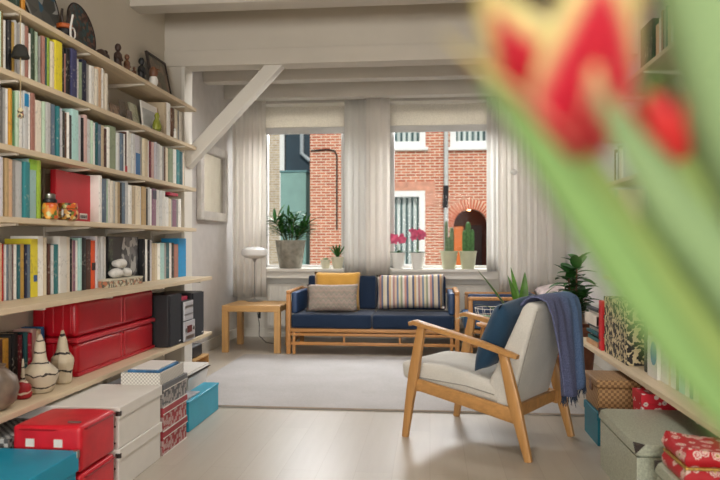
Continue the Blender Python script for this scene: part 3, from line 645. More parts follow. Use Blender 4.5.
# ------------------------------------------------------------------ lowest shelf: vases, crates, stereo
ZF = .3955
def vase_(name, c, band, scale):
    k = N(name); sp = k.n('ShaderNodeSeparateXYZ'); k.l(k.coord(), sp.inputs[0])
    wv = k.math('SINE', k.math('ADD', k.math('MULTIPLY', sp.outputs[2], scale), k.math('MULTIPLY', k.noise(14, 2), 7)))
    k.setc(k.mix(k.math('GREATER_THAN', wv, .93), k.ramp(k.noise(20, 3), [(.3, tuple(v*.85 for v in lin(c)[:3])+(1,)), (.7, lin(c))]), lin(band))); k.rough(.55); k.bump(k.noise(50, 2), .2, .003); return k.m
def vase(label, x, y, X, prof, m, n=24, neckm=None, neck=None):
    q = pX(x, y, X); t = thing('vase', label, 'vase', (X, q.y, ZF))
    bm = B(); lathe(bm, prof, (0, 0, 0), n); obj('vase_body', bm, m, t, True if n > 10 else False)
    if neck:
        bm = B(); lathe(bm, neck, (0, 0, 0), 20); obj('neck', bm, neckm, t, True)
    return t
m_cv = vase_('cream_clay', (212, 200, 176), (50, 40, 36), 130); m_cv2 = vase_('cream_clay_marks', (206, 192, 166), (34, 28, 28), 75)
q = pZ(2, 402, ZF)
vase('big round brown grey pot at the near end of the lowest shelf', -8, 380, -1.705, [(.05, 0), (.085, .03), (.098, .08), (.088, .125), (.055, .155), (.045, .165), (.05, .175), (.03, .175)], M('brown_grey_clay', (116, 100, 86), .4, var=.4, scale=20), 32)
vase('small red bottle vase with a white neck', 23, 390, -1.70, [(.022, 0), (.033, .006), (.036, .02), (.032, .035), (.033, .045), (.026, .06), (.012, .075)], vase_('red_lacquer', (170, 24, 36), (226, 210, 190), 150), 24, m_cv, [(.0115, .0755), (.007, .09), (.006, .13), (.0035, .165)])
vase('larger cream clay vase with a long neck and dark lines', 40, 385, -1.70, [(.045, 0), (.055, .008), (.062, .03), (.077, .075), (.075, .09), (.05, .115), (.032, .135)], m_cv, 28, m_cv, [(.031, .1355), (.026, .155), (.0235, .185), (.02, .215), (.012, .235), (.006, .252)])
vase('angular cream clay vase with black triangles beside the red crates', 62.5, 380, -1.705, [(.035, 0), (.043, .008), (.043, .05), (.046, .06), (.052, .10), (.05, .115), (.03, .145), (.026, .16)], m_cv2, 9, m_cv2, [(.0255, .1605), (.022, .185), (.02, .20), (.013, .22), (.006, .245)])
# red crates
for i, (z, lb) in enumerate(((ZF, 'lower red plastic storage crate beside the cream vases'), (ZF+.19, 'upper red plastic storage crate under the fifth shelf'))):
    t = thing('storage_crate', lb, 'crate', (-1.82, 3.60, z), 0, 'red storage crates')
    bm = B(); bx(bm, -.125, .112, -.45, .47, .0, .164 if i == 0 else .176, .03, 4); obj('crate_body', bm, m_red, t, True)
    if i == 0:
        bm = B(); bx(bm, -.13, .122, -.46, .48, .164, .1885, .009); obj('rim', bm, M('red_rim', (200, 44, 58), .3, var=.05), t, True)
        bm = B(); bx(bm, -.128, .121, -.455, .475, .0, .018, .006); obj('foot_rim', bm, m_red, t)
    for yy in (.02, .065):
        bm = B(); bx(bm, .108, .1165, yy, yy+.012, .02, .16, .003); obj('rib', bm, m_red, t)
    for xx in (-.07, -.02, .03, .07):
        bm = B(); bx(bm, xx, xx+.014, -.4545, -.446, .02, .16, .003); obj('rib', bm, m_red, t)
# stereo
def speaker(label, y0, y1, z1, xb):
    t = thing('speaker', label, 'speaker', (-1.607, (y0+y1)/2, ZF), 0, 'black stereo speakers'); w = (y1-y0)/2
    bm = B(); bx(bm, xb+1.607, -.014, -w, w, 0, z1-ZF, .004); obj('cabinet', bm, m_black, t)
    bm = B(); bx(bm, -.014, .0, -w+.004, w-.004, .004, z1-ZF-.004, .003); gr = obj('grille', bm, m_blackc, t)
    bm = B(); bx(bm, -.0005, .001, w-.05, w-.02, .018, .026); obj('badge', bm, m_silver, gr)
speaker('black stereo speaker beside the red crates', 4.085, 4.285, .722, -1.86)
speaker('black stereo speaker at the end of the lowest shelf', 4.50, 4.72, .705, -1.86)
t = thing('mini_stereo', 'silver mini stereo between two black speakers', 'stereo', (-1.59, 4.39, ZF))
bm = B(); bx(bm, -.22, -.012, -.098, .098, 0, .27, .004); obj('body', bm, m_black, t)
bm = B(); bx(bm, -.012, 0, -.098, .098, 0.004, .135, .004); fp = obj('front_panel', bm, m_silver, t)
bm = B(); bx(bm, .0, .003, -.05, .03, .06, .105); obj('display', bm, M('red_display', (90, 24, 26), .3), fp)
for yy in (-.075, .065):
    bm = B(); lathe(bm, [(.013, 0), (.013, .008), (0, .01)], (0, 0, 0), 14); bmesh.ops.transform(bm, matrix=Matrix.Translation((0, yy, .08)) @ Matrix.Rotation(PI/2, 4, 'Y'), verts=bm.verts[:]); obj('knob', bm, m_steel, fp, True)
bm = B(); bx(bm, -.001, .003, -.08, .08, .018, .04); obj('cassette_door', bm, m_steel, fp)
bm = B(); bx(bm, -.012, -.002, -.098, .07, .14, .265, .004); obj('upper_panel', bm, m_silver, t)
bm = B(); bx(bm, -.03, .002, -.09, .06, .225, .24, .003); bx(bm, -.02, .001, -.09, .06, .18, .184); obj('slot_trim', bm, m_steel, t)
bm = B(); bx(bm, -1.80, -1.63, 4.30, 4.45, ZF+.2708, ZF+.295, .003); tag(obj('case', bm, M('pink_red_card', (196, 40, 80), .4)), 'pink red flat case lying on the silver stereo', 'case')
# ------------------------------------------------------------------ boxes on the floor, left
XB = -1.30
t = thing('storage_box', 'flat topped teal card box in front of the red bags', 'box', (-1.6, 2.14, 0))
bm = B(); bx(bm, -.28, .292, -.275, .265, 0, .2, .004); obj('box_body', bm, m_teal, t)
bm = B(); bx(bm, -.29, .30, -.285, .272, .2, .276, .004); lid = obj('lid', bm, m_teal, t)
bm = B(); bx(bm, .284, .302, .255, .274, .25, .278, .002); obj('corner_cap', bm, m_steel, lid)
for i, z in enumerate((0, .183)):
    t = thing('storage_bag', ('lower red vinyl storage bag, under the one with white patches', 'upper red vinyl storage bag with two white patches and a zip')[i], 'bag', (-1.6, 2.575, z), 0, 'red vinyl storage bags')
    bm = B(); bx(bm, .02, .295, -.14, .14, .0, .176, .022, 4)
    bmesh.ops.subdivide_edges(bm, edges=bm.edges[:], cuts=2, use_grid_fill=True)
    for v in bm.verts: v.co += Vector((0, 0, -.002+.002*math.sin(v.co.x*22)*math.sin(v.co.y*26+i)))
    obj('bag_body', bm, m_redbag, t, True)
    bm = B(); tube(bm, [(.05, -.138, .158), (.15, -.141, .158), (.285, -.128, .158), (.298, -.1, .158), (.298, .13, .158)], .004, 6); obj('piping', bm, M('dark_red_piping', (150, 14, 28), .4), t)
    if i:
        for xx in (.076, .188):
            bm = B(); bx(bm, xx, xx+.034, -.1425, -.137, .094, .124); obj('patch', bm, m_white, t)
        bm = B(); bx(bm, .22, .27, -.10, -.09, .176, .182); obj('zip', bm, m_steel, t)
for i, z in enumerate((0, .178)):
    t = thing('storage_box', ('lower white card storage box on the floor', 'upper white card storage box under the shelf')[i], 'box', (-1.6, 2.975, z), 0, 'white card storage boxes')
    bm = B(); bx(bm, -.28, .293, -.222, .222, 0, .128, .003); obj('box_body', bm, m_white, t)
    bm = B(); bx(bm, -.285, .30, -.228, .228, .1285, .176, .003); lid = obj('lid', bm, m_white, t)
    bm = B(); bx(bm, .28, .3, -.231, -.226, .140, .160, .004); bx(bm, .297, .3025, -.23, -.216, .140, .160, .002); obj('corner_cap', bm, m_dark, lid)
    bm = B()
    for zz in (.02, .09):
        bx(bm, .272, .279, -.2245, -.221, zz, zz+.007)
    obj('rivet', bm, m_dark, t)
def photo_box(label, z, rgb, y0=3.225, y1=3.55):
    t = thing('photo_box', label, 'box', (-1.445, (y0+y1)/2, z), 0, 'small patterned card boxes'); w = (y1-y0)/2
    k = N('box_print'); v = k.n('ShaderNodeTexVoronoi', i_Scale=38.0, distance='CHEBYCHEV'); k.l(k.coord(), v.inputs[0])
    k.setc(k.mix(k.math('LESS_THAN', v.outputs[0], .42), lin(rgb), tuple(.55*u_+.45*v_ for u_, v_ in zip(lin((206, 196, 190)), lin(rgb))))); k.rough(.55)
    bm = B(); bx(bm, -.15, .14, -w+.003, w-.003, 0, .085, .002); obj('box_body', bm, k.m, t)
    bm = B(); bx(bm, -.153, .145, -w, w, .0855, .115, .002); lid = obj('lid', bm, M('box_lid', tuple(min(255, v*.9+20) for v in rgb), .55), t)
    bm = B(); bx(bm, .141, .1465, -w, w, .0855, .0895); bx(bm, .1405, .143, -w, w, 0.0, .005); obj('white_edging', bm, m_white, lid)
photo_box('lowest red patterned photo box beside the white boxes', 0, (150, 30, 40))
photo_box('middle red patterned photo box, under the grey one', .117, (158, 44, 52))
photo_box('topmost grey patterned photo box, under the woven tray', .234, (92, 94, 98))
def weave_(name, a, b, s):
    k = N(name); c = k.n('ShaderNodeTexChecker', i_Scale=s); k.l(k.coord(), c.inputs[0]); c.inputs[1].default_value = lin(a); c.inputs[2].default_value = lin(b)
    k.setc(c.outputs[0]); k.rough(.7); return k.m
t = thing('woven_tray', 'white and grey woven tray on top of the patterned boxes', 'tray', (-1.41, 3.365, .3495))
bm = B(); w_ = weave_('white_weave', (220, 218, 210), (178, 174, 168), 110)
for q in ((-.1, .1, -.165, -.157), (-.1, .1, .147, .155), (-.1, -.092, -.157, .147), (.092, .1, -.157, .147)): bx(bm, q[0], q[1], q[2], q[3], .0, .062, .002)
bx(bm, -.095, .095, -.16, .15, 0, .006); obj('tray_body', bm, w_, t)
bm = B(); bx(bm, -1.49, -1.33, 3.23, 3.50, .3565, .418, .003); o = tag(obj('magazine', bm, [M('blue_print', (60, 120, 170), .4, var=.5, scale=14)]), 'blue and white magazines lying in the woven tray', 'magazine')
bm = B(); bx(bm, -1.48, -1.34, 3.25, 3.49, .4185, .424, .001); tag(obj('paper', bm, m_white), 'white sheet on top of the blue magazines in the tray', 'paper')
t = thing('waste_bin', 'white tapered bin with a dark rim behind the teal case', 'bin', (-1.585, 4.2, 0.0158))
bm = B(); P = [(.105, .20, 0), (.14, .25, .27)]
def taper(bm, a, b, z0, z1, k=1):
    A = [Vector((a[0]*x, a[1]*y, z0)) for x, y in ((-1, -1), (1, -1), (1, 1), (-1, 1))]; Bp = [Vector((b[0]*x, b[1]*y, z1)) for x, y in ((-1, -1), (1, -1), (1, 1), (-1, 1))]
    va = [bm.verts.new(p) for p in A]; vb = [bm.verts.new(p) for p in Bp]
    bm.faces.new(va[::-1]); bm.faces.new(vb)
    for i in range(4): bm.faces.new((va[i], va[(i+1) % 4], vb[(i+1) % 4], vb[i]))
    bmesh.ops.bevel(bm, geom=bm.edges[:], offset=.01, segments=2, affect='EDGES')
taper(bm, (.085, .15), (.125, .2), 0, .215); obj('bin_body', bm, m_whiteg, t, True)
bm = B(); taper(bm, (.128, .203), (.13, .205), .216, .238); obj('lid', bm, m_white, t, True)
bm = B(); bx(bm, -.129, .131, -.206, .206, .214, .218); obj('rim', bm, m_dark, t)
t = thing('storage_case', 'teal plastic case with a steel clasp on the floor', 'case', (-1.37, 3.905, 0))
bm = B(); bx(bm, -.05, .045, -.265, .265, 0, .155, .006); obj('case_body', bm, m_teal2, t)
bm = B(); bx(bm, -.053, .048, -.268, .268, .155, .168, .004); obj('lid', bm, m_teal2, t)
bm = B(); bx(bm, -.02, .02, -.273, -.264, .10, .145, .002); obj('clasp', bm, m_steel, t)
bm = B(); bx(bm, -1.43, -1.345, 3.68, 3.88, .1685, .177, .001); tag(obj('magazine', bm, M('grey_magazine', (170, 172, 178), .4, var=.4, scale=30)), 'grey magazine lying on the teal case', 'magazine')
t = thing('wooden_crate', 'low wooden crate on the floor behind the shelf post', 'crate', (-1.99, 5.36, 0))
bm = B()
for q in ((-.14, .15, -.17, .17, 0.0, .012), (-.14, .15, -.17, .17, .11, .122), (-.14, .15, -.17, -.155, .012, .11), (-.14, .15, .155, .17, .012, .11)): bx(bm, *q, .002)
obj('crate_body', bm, m_oakL, t)
t = thing('handbag', 'small black bag on the low wooden crate', 'bag', (-1.97, 5.34, .1225))
bm = B(); bx(bm, -.09, .1, -.12, .12, 0, .10, .02, 3); obj('bag_body', bm, m_black, t, True)
bm = B(); tube(bm, [(.0, -.08, .098), (.0, -.06, .14), (.0, .06, .14), (0, .08, .098)], .006, 8); obj('handle', bm, m_black, t, True)
bm = B(); bx(bm, -1.88, -1.60, 2.44, 2.715, 0, .30, .003); tag(obj('woven_box', bm, weave_('stripe_weave', (196, 194, 190), (90, 88, 88), 60)), 'grey striped woven box on the floor behind the red bags', 'box')
# ------------------------------------------------------------------ sofa
def sofa_like(name, label, cat, W, D, loc, rz, seats, cush_mat, seat_over=0, AH=.585, BH=.34):
    """origin: floor, front centre; faces -y, depth along +y"""
    t = thing(name, label, cat, loc, rz); hw = W/2
    for s in (-1, 1):
        for yy in (.022, D-.022):
            bm = B(); bx(bm, s*(hw-.022)-.021, s*(hw-.022)+.021, yy-.021, yy+.021, 0, AH-.021, .008, 3); obj('leg', bm, m_caneZ, t, True)
        bm = B(); bx(bm, s*(hw-.022)-.021, s*(hw-.022)+.021, 0, D, AH-.021, AH+.012, .01, 3); obj('armrest', bm, m_caneZ, t, True)
        bm = B(); bx(bm, s*(hw-.073)-.028, s*(hw-.073)+.028, .03, D-.07, .378, AH-.004, .02, 3); obj('arm_pad', bm, m_navyarm, t, True)
    for (z, yy, h) in ((.225, .02, .034), (.185, .02, .026), (.10, .02, .03), (.225, D-.02, .034), (.10, D-.02, .03)):
        bm = B(); bx(bm, -hw+.043, hw-.043, yy-.015, yy+.015, z-h/2, z+h/2, .006, 2); obj('rail', bm, m_cane, t, True)
    for s in (-1, 1):
        bm = B(); bx(bm, s*(hw-.022)-.012, s*(hw-.022)+.012, .043, D-.043, .21, .24, .004); obj('rail', bm, m_caneZ, t)
        bm = B(); bx(bm, s*(hw-.022)-.012, s*(hw-.022)+.012, .043, D-.043, .08, .11, .004); obj('rail', bm, m_caneZ, t)
        bm = B(); bx(bm, s*(hw-.075)-.013, s*(hw-.075)+.013, .006, .034, 0, .21, .004); obj('leg', bm, m_caneZ, t)
    for f in (-.26, .26):
        bm = B(); bx(bm, f*W*.62-.01, f*W*.62+.01, .01, .03, .112, .175, .004); obj('spindle', bm, m_caneZ, t)
    bm = B(); bx(bm, -hw+.043, hw-.043, D-.05, D-.02, AH-.05, AH, .008); obj('back_rail', bm, m_cane, t)
    bm = B()
    for i in range(int(D/.09)): bx(bm, -hw+.044, hw-.044, .05+i*.09, .09+i*.09, .236, .243)
    obj('slats', bm, m_cane, t)
    x0, x1 = -hw+.112, hw-.112; w = (x1-x0)/seats
    for i in range(seats):
        ws = (W-.092)/seats; a, b = -hw+.046+i*ws+.002, -hw+.046+(i+1)*ws-.002
        bm = B(); bx(bm, a, b, -.005-seat_over, D-.19, .2445, .375, .03, 4); obj('seat_cushion', bm, cush_mat, t, True)
        a, b = x0+i*w+.003, x0+(i+1)*w-.003
        bm = B(); bx(bm, a, b, -.07, .07, 0, BH, .03, 4)
        bmesh.ops.transform(bm, matrix=Matrix.Translation((0, D-.15, .372)) @ Matrix.Rotation(-.13, 4, 'X'), verts=bm.verts[:]); obj('back_cushion', bm, m_navy, t, True)
    return t
SX0, SX1 = -1.35, .272
sofa_like('sofa', 'two seat navy sofa with a bamboo frame under the windows', 'sofa', SX1-SX0, .72, ((SX0+SX1)/2, 6.30, 0.0), 0, 2, m_navy)
sofa_like('lounge_chair', 'navy cushioned bamboo lounge chair seen from its side behind the armchair', 'armchair', .68, .70, (.35, 6.68, 0), -PI/2, 1, m_denim, .03, .535, .20)
# pillows on the sofa
def chevron_():
    k = N('chevron_weave'); sp = k.n('ShaderNodeSeparateXYZ'); k.l(k.coord(), sp.inputs[0])
    zz = k.math('ABSOLUTE', k.math('SUBTRACT', k.math('FRACT', k.math('MULTIPLY', sp.outputs[0], 20)), .5))
    f = k.math('FRACT', k.math('ADD', k.math('MULTIPLY', sp.outputs[1], 17), k.math('MULTIPLY', zz, 1.3)))
    cs = [(120, 108, 112), (196, 176, 150), (98, 104, 112), (170, 130, 120), (206, 196, 176), (110, 96, 104), (150, 154, 130)]
    k.setc(k.ramp(f, [(i/len(cs), lin(c)) for i, c in enumerate(cs)], 'CONSTANT')); k.rough(.9); return k.m
def stripes_():
    k = N('striped_cotton'); sp = k.n('ShaderNodeSeparateXYZ'); k.l(k.coord(), sp.inputs[0])
    f = k.math('FRACT', k.math('MULTIPLY', sp.outputs[0], 4.1))
    cs = [(214, 204, 186), (84, 92, 120), (206, 172, 130), (216, 208, 196), (168, 132, 134), (212, 186, 160), (120, 134, 158), (218, 206, 176), (146, 152, 130), (220, 210, 202), (196, 148, 132), (104, 110, 136), (212, 198, 168)]
    k.setc(k.ramp(f, [(i/len(cs), lin(c)) for i, c in enumerate(cs)], 'CONSTANT')); k.rough(.9); return k.m
def pil(label, m, x, y, Y, w, h, t, lean, roll=0, dz=0):
    c = pY(x, y, Y); bm = B(); pillow(bm, w, h, t)
    o = obj('pillow', bm, m, None, 'all'); up = Vector((math.sin(roll), math.sin(lean), math.cos(lean))); xd = Vector((math.cos(roll), 0, -math.sin(roll)))
    place(o, (c.x, c.y, c.z+dz), xd, up)
    bmp = B(); n = 48
    return tag(o, label, 'pillow', 'pillows on the sofa')
pil('mustard yellow pillow behind the zigzag one on the sofa', fabric('mustard_cloth', (206, 156, 74)), 337, 291, 6.655, .46, .38, .12, .18, 0)
pil('zigzag patterned grey brown pillow leaning on the yellow pillow', chevron_(), 332, 298, 6.475, .50, .27, .11, .25, -.01)
pil('long striped multicolour pillow at the end of the sofa', stripes_(), 410.5, 291.5, 6.60, .655, .335, .12, .22, -.02)
# ------------------------------------------------------------------ side table, lamp
t = thing('side_table', 'light oak side table beside the sofa under the lamp', 'table', (-1.695, 6.32, 0)); hw = .282
bm = B(); bx(bm, -hw, hw, 0, .57, .39, .449, .004); obj('table_top', bm, m_oakL, t)
for sx in (-1, 1):
    for yy in (0, .512):
        bm = B(); bx(bm, sx*(hw-.029)-.029, sx*(hw-.029)+.029, yy, yy+.058, 0, .3895, .003); obj('leg', bm, m_oakLZ, t)
lp = pZ(254.5, 301, .45)
t = thing('table_lamp', 'slim table lamp with a white oval glass shade', 'lamp', (lp.x, lp.y, .4495))
bm = B(); lathe(bm, [(.088, 0), (.088, .006), (.06, .014), (.02, .02), (.008, .028)], (0, 0, 0), 28); obj('base', bm, m_steel, t, True)
bm = B(); tube(bm, [(0, 0, .02), (0, 0, .41)], .006, 10); lathe(bm, [(.008, .40), (.022, .425), (.026, .445)], (0, 0, 0), 16); obj('stem', bm, m_steel, t, True)
def opal_():
    k = N('opal_glass'); k.b.inputs['Base Color'].default_value = lin((236, 234, 230)); k.setc(k.ramp(k.noise(6), [(.3, lin((230, 228, 224))), (.7, lin((240, 238, 234)))])); k.rough(.25); return k.m
bm = B(); lathe(bm, [(.03, .435), (.09, .445), (.13, .47), (.138, .50), (.125, .53), (.08, .55), (.03, .556), (0, .557)], (0, 0, 0), 36); obj('lamp_shade', bm, opal_(), t, True)
bm = B(); tube(bm, [(-.02, .08, .004), (-.03, .15, .004), (-.03, .20, -.02), (-.03, .22, -.12), (0, .2, -.26), (0, .19, -.38), (.1, .1, -.44), (.25, .05, -.443)], .004, 6); obj('cord', bm, m_black, t)
bm = B(); bx(bm, -.012, .012, .195, .215, -.20, -.13, .004); obj('switch', bm, m_black, t)
# ------------------------------------------------------------------ plants
def leaf(bm, base, d, up, L, W, droop=.4, fold=.25, n=7, tip=1.0):
    base = Vector(base); d = Vector(d).normalized(); up = Vector(up); s = d.cross(up)
    if s.length < 1e-3: s = Vector((1, 0, 0))
    s.normalize(); u = s.cross(d); pts = []; p = base.copy(); dd = d.copy()
    rows_ = []
    for i in range(n+1):
        k = i/n; w = W/2*(math.sin(PI*min(1, k**.75*.97+.03))**.8) if k < 1 else 0
        nn = s.cross(dd).normalized()
        rows_.append([bm.verts.new(p-s*w+nn*w*fold), bm.verts.new(p), bm.verts.new(p+s*w+nn*w*fold)])
        dd = (dd-Vector((0, 0, 1))*droop/n).normalized(); p = p+dd*L/n
    for a, b in zip(rows_, rows_[1:]):
        for j in range(2): bm.faces.new((a[j], a[j+1], b[j+1], b[j]))
def pot(bm, r0, r1, h, wall=.012, n=28):
    lathe(bm, [(r0, 0), (r1, h), (r1-wall, h), (r1-wall*1.3, h-.02)], (0, 0, 0), n)
# big bucket plant on the sill
c = pY(290.5, 268, 7.32)
t = thing('potted_plant', 'dark leafy plant in a big grey bucket on the window sill', 'plant', (c.x, 7.32, SILL))
bm = B(); lathe(bm, [(.118, 0), (.121, .005), (.165, .29), (.168, .305), (.158, .305), (.148, .26)], (0, 0, 0), 32); obj('pot', bm, M('zinc', (150, 146, 134), .55, .3, var=.25, scale=18), t, True)
bm = B(); lathe(bm, [(.147, .262), (.0, .272)], (0, 0, 0), 24); obj('soil', bm, m_soil, t)
bm = B(); rnd = random.Random(3)
stems = []
for i in range(11):
    a = 2*PI*i/11+rnd.uniform(-.3, .3); r = rnd.uniform(.04, .15); hh = rnd.uniform(.12, .34)
    e = Vector((r*1.5*math.cos(a), min(.05, r*1.0*math.sin(a)), .26+hh)); st = Vector((r*.4*math.cos(a), r*.4*math.sin(a), .255)); stems.append((st, e))
    tube(bm, [st, (st+e)/2+Vector((0, 0, .03)), e], [.007, .006, .004], 6)
obj('stem', bm, M('green_stem', (84, 96, 50), .6), t)
bm = B()
for st, e in stems:
    for k in range(20):
        f = .3+.7*k/19; p = st.lerp(e, f); a = k*2.4+rnd.uniform(-.3, .3)
        d = Vector((math.cos(a), math.sin(a)*.75, rnd.uniform(.2, .9)))
        d.y *= .3 if d.y > 0 else .55
        leaf(bm, p, d, (0, 0, 1), rnd.uniform(.14, .22), rnd.uniform(.026, .038), .8)
obj('foliage', bm, m_leaf, t, 'all')
# two small succulents
def smallpot(label, x, r, h, m, kind, Y=7.30, group=None):
    c = pY(x, 268, Y); t = thing('potted_plant', label, 'plant', (c.x, Y, SILL), 0, group)
    bm = B(); lathe(bm, [(r*.72, 0), (r*.74, .004), (r*.98, h-.012), (r*1.03, h-.010), (r*1.03, h), (r*.9, h), (r*.88, h-.02)], (0, 0, 0), 24); obj('pot', bm, m, t, True)
    bm = B(); lathe(bm, [(r*.87, h-.019), (0, h-.012)], (0, 0, 0), 20); obj('soil', bm, m_soil, t)
    return t, r, h
m_potc = M('cream_glaze', (216, 212, 186), .35, var=.06); m_potg = M('pale_green_glaze', (206, 208, 176), .35, var=.06)
t, r, h = smallpot('tiny succulent in a small cream pot beside the grey bucket', 325.5, .055, .095, m_potc, 0)
bm = B()
for i in range(14): a = i*2.4; leaf(bm, (0, 0, h-.015), (math.cos(a), math.sin(a), .6+.05*i), (0, 0, 1), .05, .022, .1)
obj('foliage', bm, m_cactus2, t, 'all')
t, r, h = smallpot('spiky aloe in a cream pot at the end of the first sill', 337.5, .068, .125, m_potc, 0)
bm = B()
for i in range(18): a = i*2.4; leaf(bm, (0, 0, h-.015), (math.cos(a)*(.9-.03*i), math.sin(a)*(.9-.03*i), .8+.06*i), (0, 0, 1), .20-.003*i, .028, .15)
obj('foliage', bm, m_leaf, t, 'all')
# orchids
m_orch = M('orchid_pink', (206, 84, 120), .5, var=.3, scale=30)
for x, lb, hh, sd in ((398, 'pink orchid in a white pot, nearer the curtain', .27, 1), (417.5, 'pink orchid in a white pot, nearer the cacti', .36, 4)):
    t, r, h = smallpot(lb, x, .075, .17, m_whiteg, 0, 7.28, 'pink orchids'); rr = random.Random(sd)
    bm = B()
    for i in range(5): a = i*1.3+sd; leaf(bm, (0, 0, h-.01), (math.cos(a), math.sin(a)*.5, .5), (0, 0, 1), .12, .04, .9)
    obj('foliage', bm, m_leaf, t, 'all')
    bm = B(); tips = []
    for s in (-1, 1):
        P = [Vector((0, 0, h-.01)), Vector((s*.01, 0, h+hh*.35)), Vector((s*.03, -.02, h+hh*.6)), Vector((s*.052, -.05, h+hh*(.62 if s < 0 else .55)))]
        tube(bm, P, .003, 6); tips += [P[3], P[2], (P[1]+P[2])/2+Vector((s*.02, -.01, 0))]
    obj('stem', bm, M('orchid_stem', (90, 110, 60), .6), t)
    for p in tips:
        bm = B()
        for k in range(5):
            a = 2*PI*k/5+rr.random(); d = Vector((math.cos(a), -.25, math.sin(a)))
            leaf(bm, p, d, (0, -1, 0), rr.uniform(.045, .058), .036, .1, .1, 5)
        lathe(bm, [(0, -.008), (.008, 0), (0, .008)], p+Vector((0, -.008, 0)), 8)
        obj('flower', bm, m_orch, t, 'all')
# cacti
def cactus(bm, x, y, z0, h, r, ribs=9):
    n = ribs*4; prof = [(0, .85), (.1, .95), (.5, 1), (.85, .95), (.95, .75), (1, .25)]; rings = []
    for f, k in prof:
        rings.append([bm.verts.new((x+r*k*(1+.16*math.cos(ribs*a))*math.cos(a), y+r*k*(1+.16*math.cos(ribs*a))*math.sin(a), z0+h*f)) for a in [2*PI*i/n for i in range(n)]])
    for a, b in zip(rings, rings[1:]):
        for j in range(n): bm.faces.new((a[j], a[(j+1) % n], b[(j+1) % n], b[j]))
    bm.faces.new(rings[-1])
for x, lb, m, cols in ((449, 'grey green column cacti in a pale pot, nearer the orchids', m_cactus, ((-.03, 0, .34, .015), (.028, .01, .27, .02), (.0, -.03, .17, .015))), (468, 'bright green column cactus in a pale pot by the window edge', m_cactus2, ((0, 0, .33, .026), (.045, .01, .25, .019), (-.042, -.01, .24, .018)))):
    t, r, h = smallpot(lb, x, .092, .19, m_potg, 0, 7.28, 'cacti in pale pots')
    for a, b, hh, rad in cols:
        bm = B(); cactus(bm, a, b, h-.02, hh, rad); obj('cactus_column', bm, m, t, 'all')
# ------------------------------------------------------------------ main armchair
Fw = Vector((-.848, .532, 0)).normalized(); V = Vector((Fw.y*-1*-1, 0, 0)); V = Vector((-Fw.y, Fw.x, 0)) * -1   # towards the far side
if V.y < 0: V = -V
CC = Vector((.314, 3.735, 0))
ch = thing('armchair', 'oak armchair with pale grey upholstery standing on the floor in front', 'armchair', CC)
def A(u, v, z): return Fw*u+V*v+Vector((0, 0, z))
for s in (-1, 1):
    v = s*.275
    bm = B(); taperbar(bm, [(A(.355, v, 0), .026, .034), (A(.325, v, .20), .032, .046), (A(.30, v, .34), .034, .058), (A(.27, v, .50), .032, .05), (A(.25, v, .60), .03, .042)], V); obj('leg', bm, m_oakZ, ch, True)
    bm = B(); taperbar(bm, [(A(-.355, v, 0), .026, .034), (A(-.31, v, .17), .032, .05), (A(-.28, v, .28), .034, .062), (A(-.245, v, .42), .032, .05), (A(-.22, v, .515), .03, .042)], V); obj('leg', bm, m_oakZ, ch, True)
    bm = B(); taperbar(bm, [(A(.325, v, .612), .034, .022), (A(.29, v, .622), .05, .028), (A(.1, v, .585), .056, .028), (A(-.1, v, .545), .052, .028), (A(-.26, v, .505), .046, .026), (A(-.30, v, .496), .034, .02)], V); obj('armrest', bm, m_oak, ch, True)
    bm = B(); taperbar(bm, [(A(.315, v*.97, .295), .026, .06), (A(0, v*.97, .25), .026, .066), (A(-.285, v*.97, .205), .026, .07)], V); obj('side_rail', bm, m_oak, ch, True)
bm = B(); bar(bm, A(.28, -.26, .275), A(.28, .26, .275), .05, .026, (0, 0, 1)); obj('front_rail', bm, m_oak, ch)
bm = B(); bar(bm, A(-.26, -.26, .215), A(-.26, .26, .215), .06, .026, (0, 0, 1)); obj('back_rail', bm, m_oak, ch)
def slab(bm, prof, v0, v1, bev):
    prism(bm, [A(u, v0, z) for u, z in prof], V*(v1-v0)); 
    bmesh.ops.bevel(bm, geom=[e for e in bm.edges], offset=bev, segments=4, affect='EDGES', profile=.6)
bm = B(); slab(bm, [(.395, .305), (.41, .40), (.12, .40), (-.19, .345), (-.20, .245)], -.245, .245, .035); obj('seat_cushion', bm, m_greyfab, ch, True)
bm = B(); slab(bm, [(-.12, .345), (-.305, .735), (-.335, .765), (-.39, .748), (-.25, .235), (-.17, .225)], -.245, .225, .03); bk = obj('backrest', bm, m_greyfab, ch, True)
m_seam = M('grey_piping', (150, 148, 142), .9)
bm = B(); tube(bm, [A(-.262, -.243, .26), A(-.325, -.246, .50), A(-.385, -.243, .72)], .003, 6); obj('piping', bm, m_seam, bk)
bm = B(); tube(bm, [A(.35, -.245, .325), A(0, -.2475, .315), A(-.16, -.246, .29)], .003, 6); obj('piping', bm, m_seam, ch)
# blue pillow on the armchair
bm = B(); pillow(bm, .38, .39, .13, 14); o = obj('pillow', bm, m_pillowblue, None, 'all')
ctr = CC+A(-.115, -.03, .580); place(o, ctr, V-Fw*.05+Vector((0, 0, .10)), A(-.42, 0, .90))
tag(o, 'petrol blue velvet pillow leaning in the grey armchair', 'pillow')
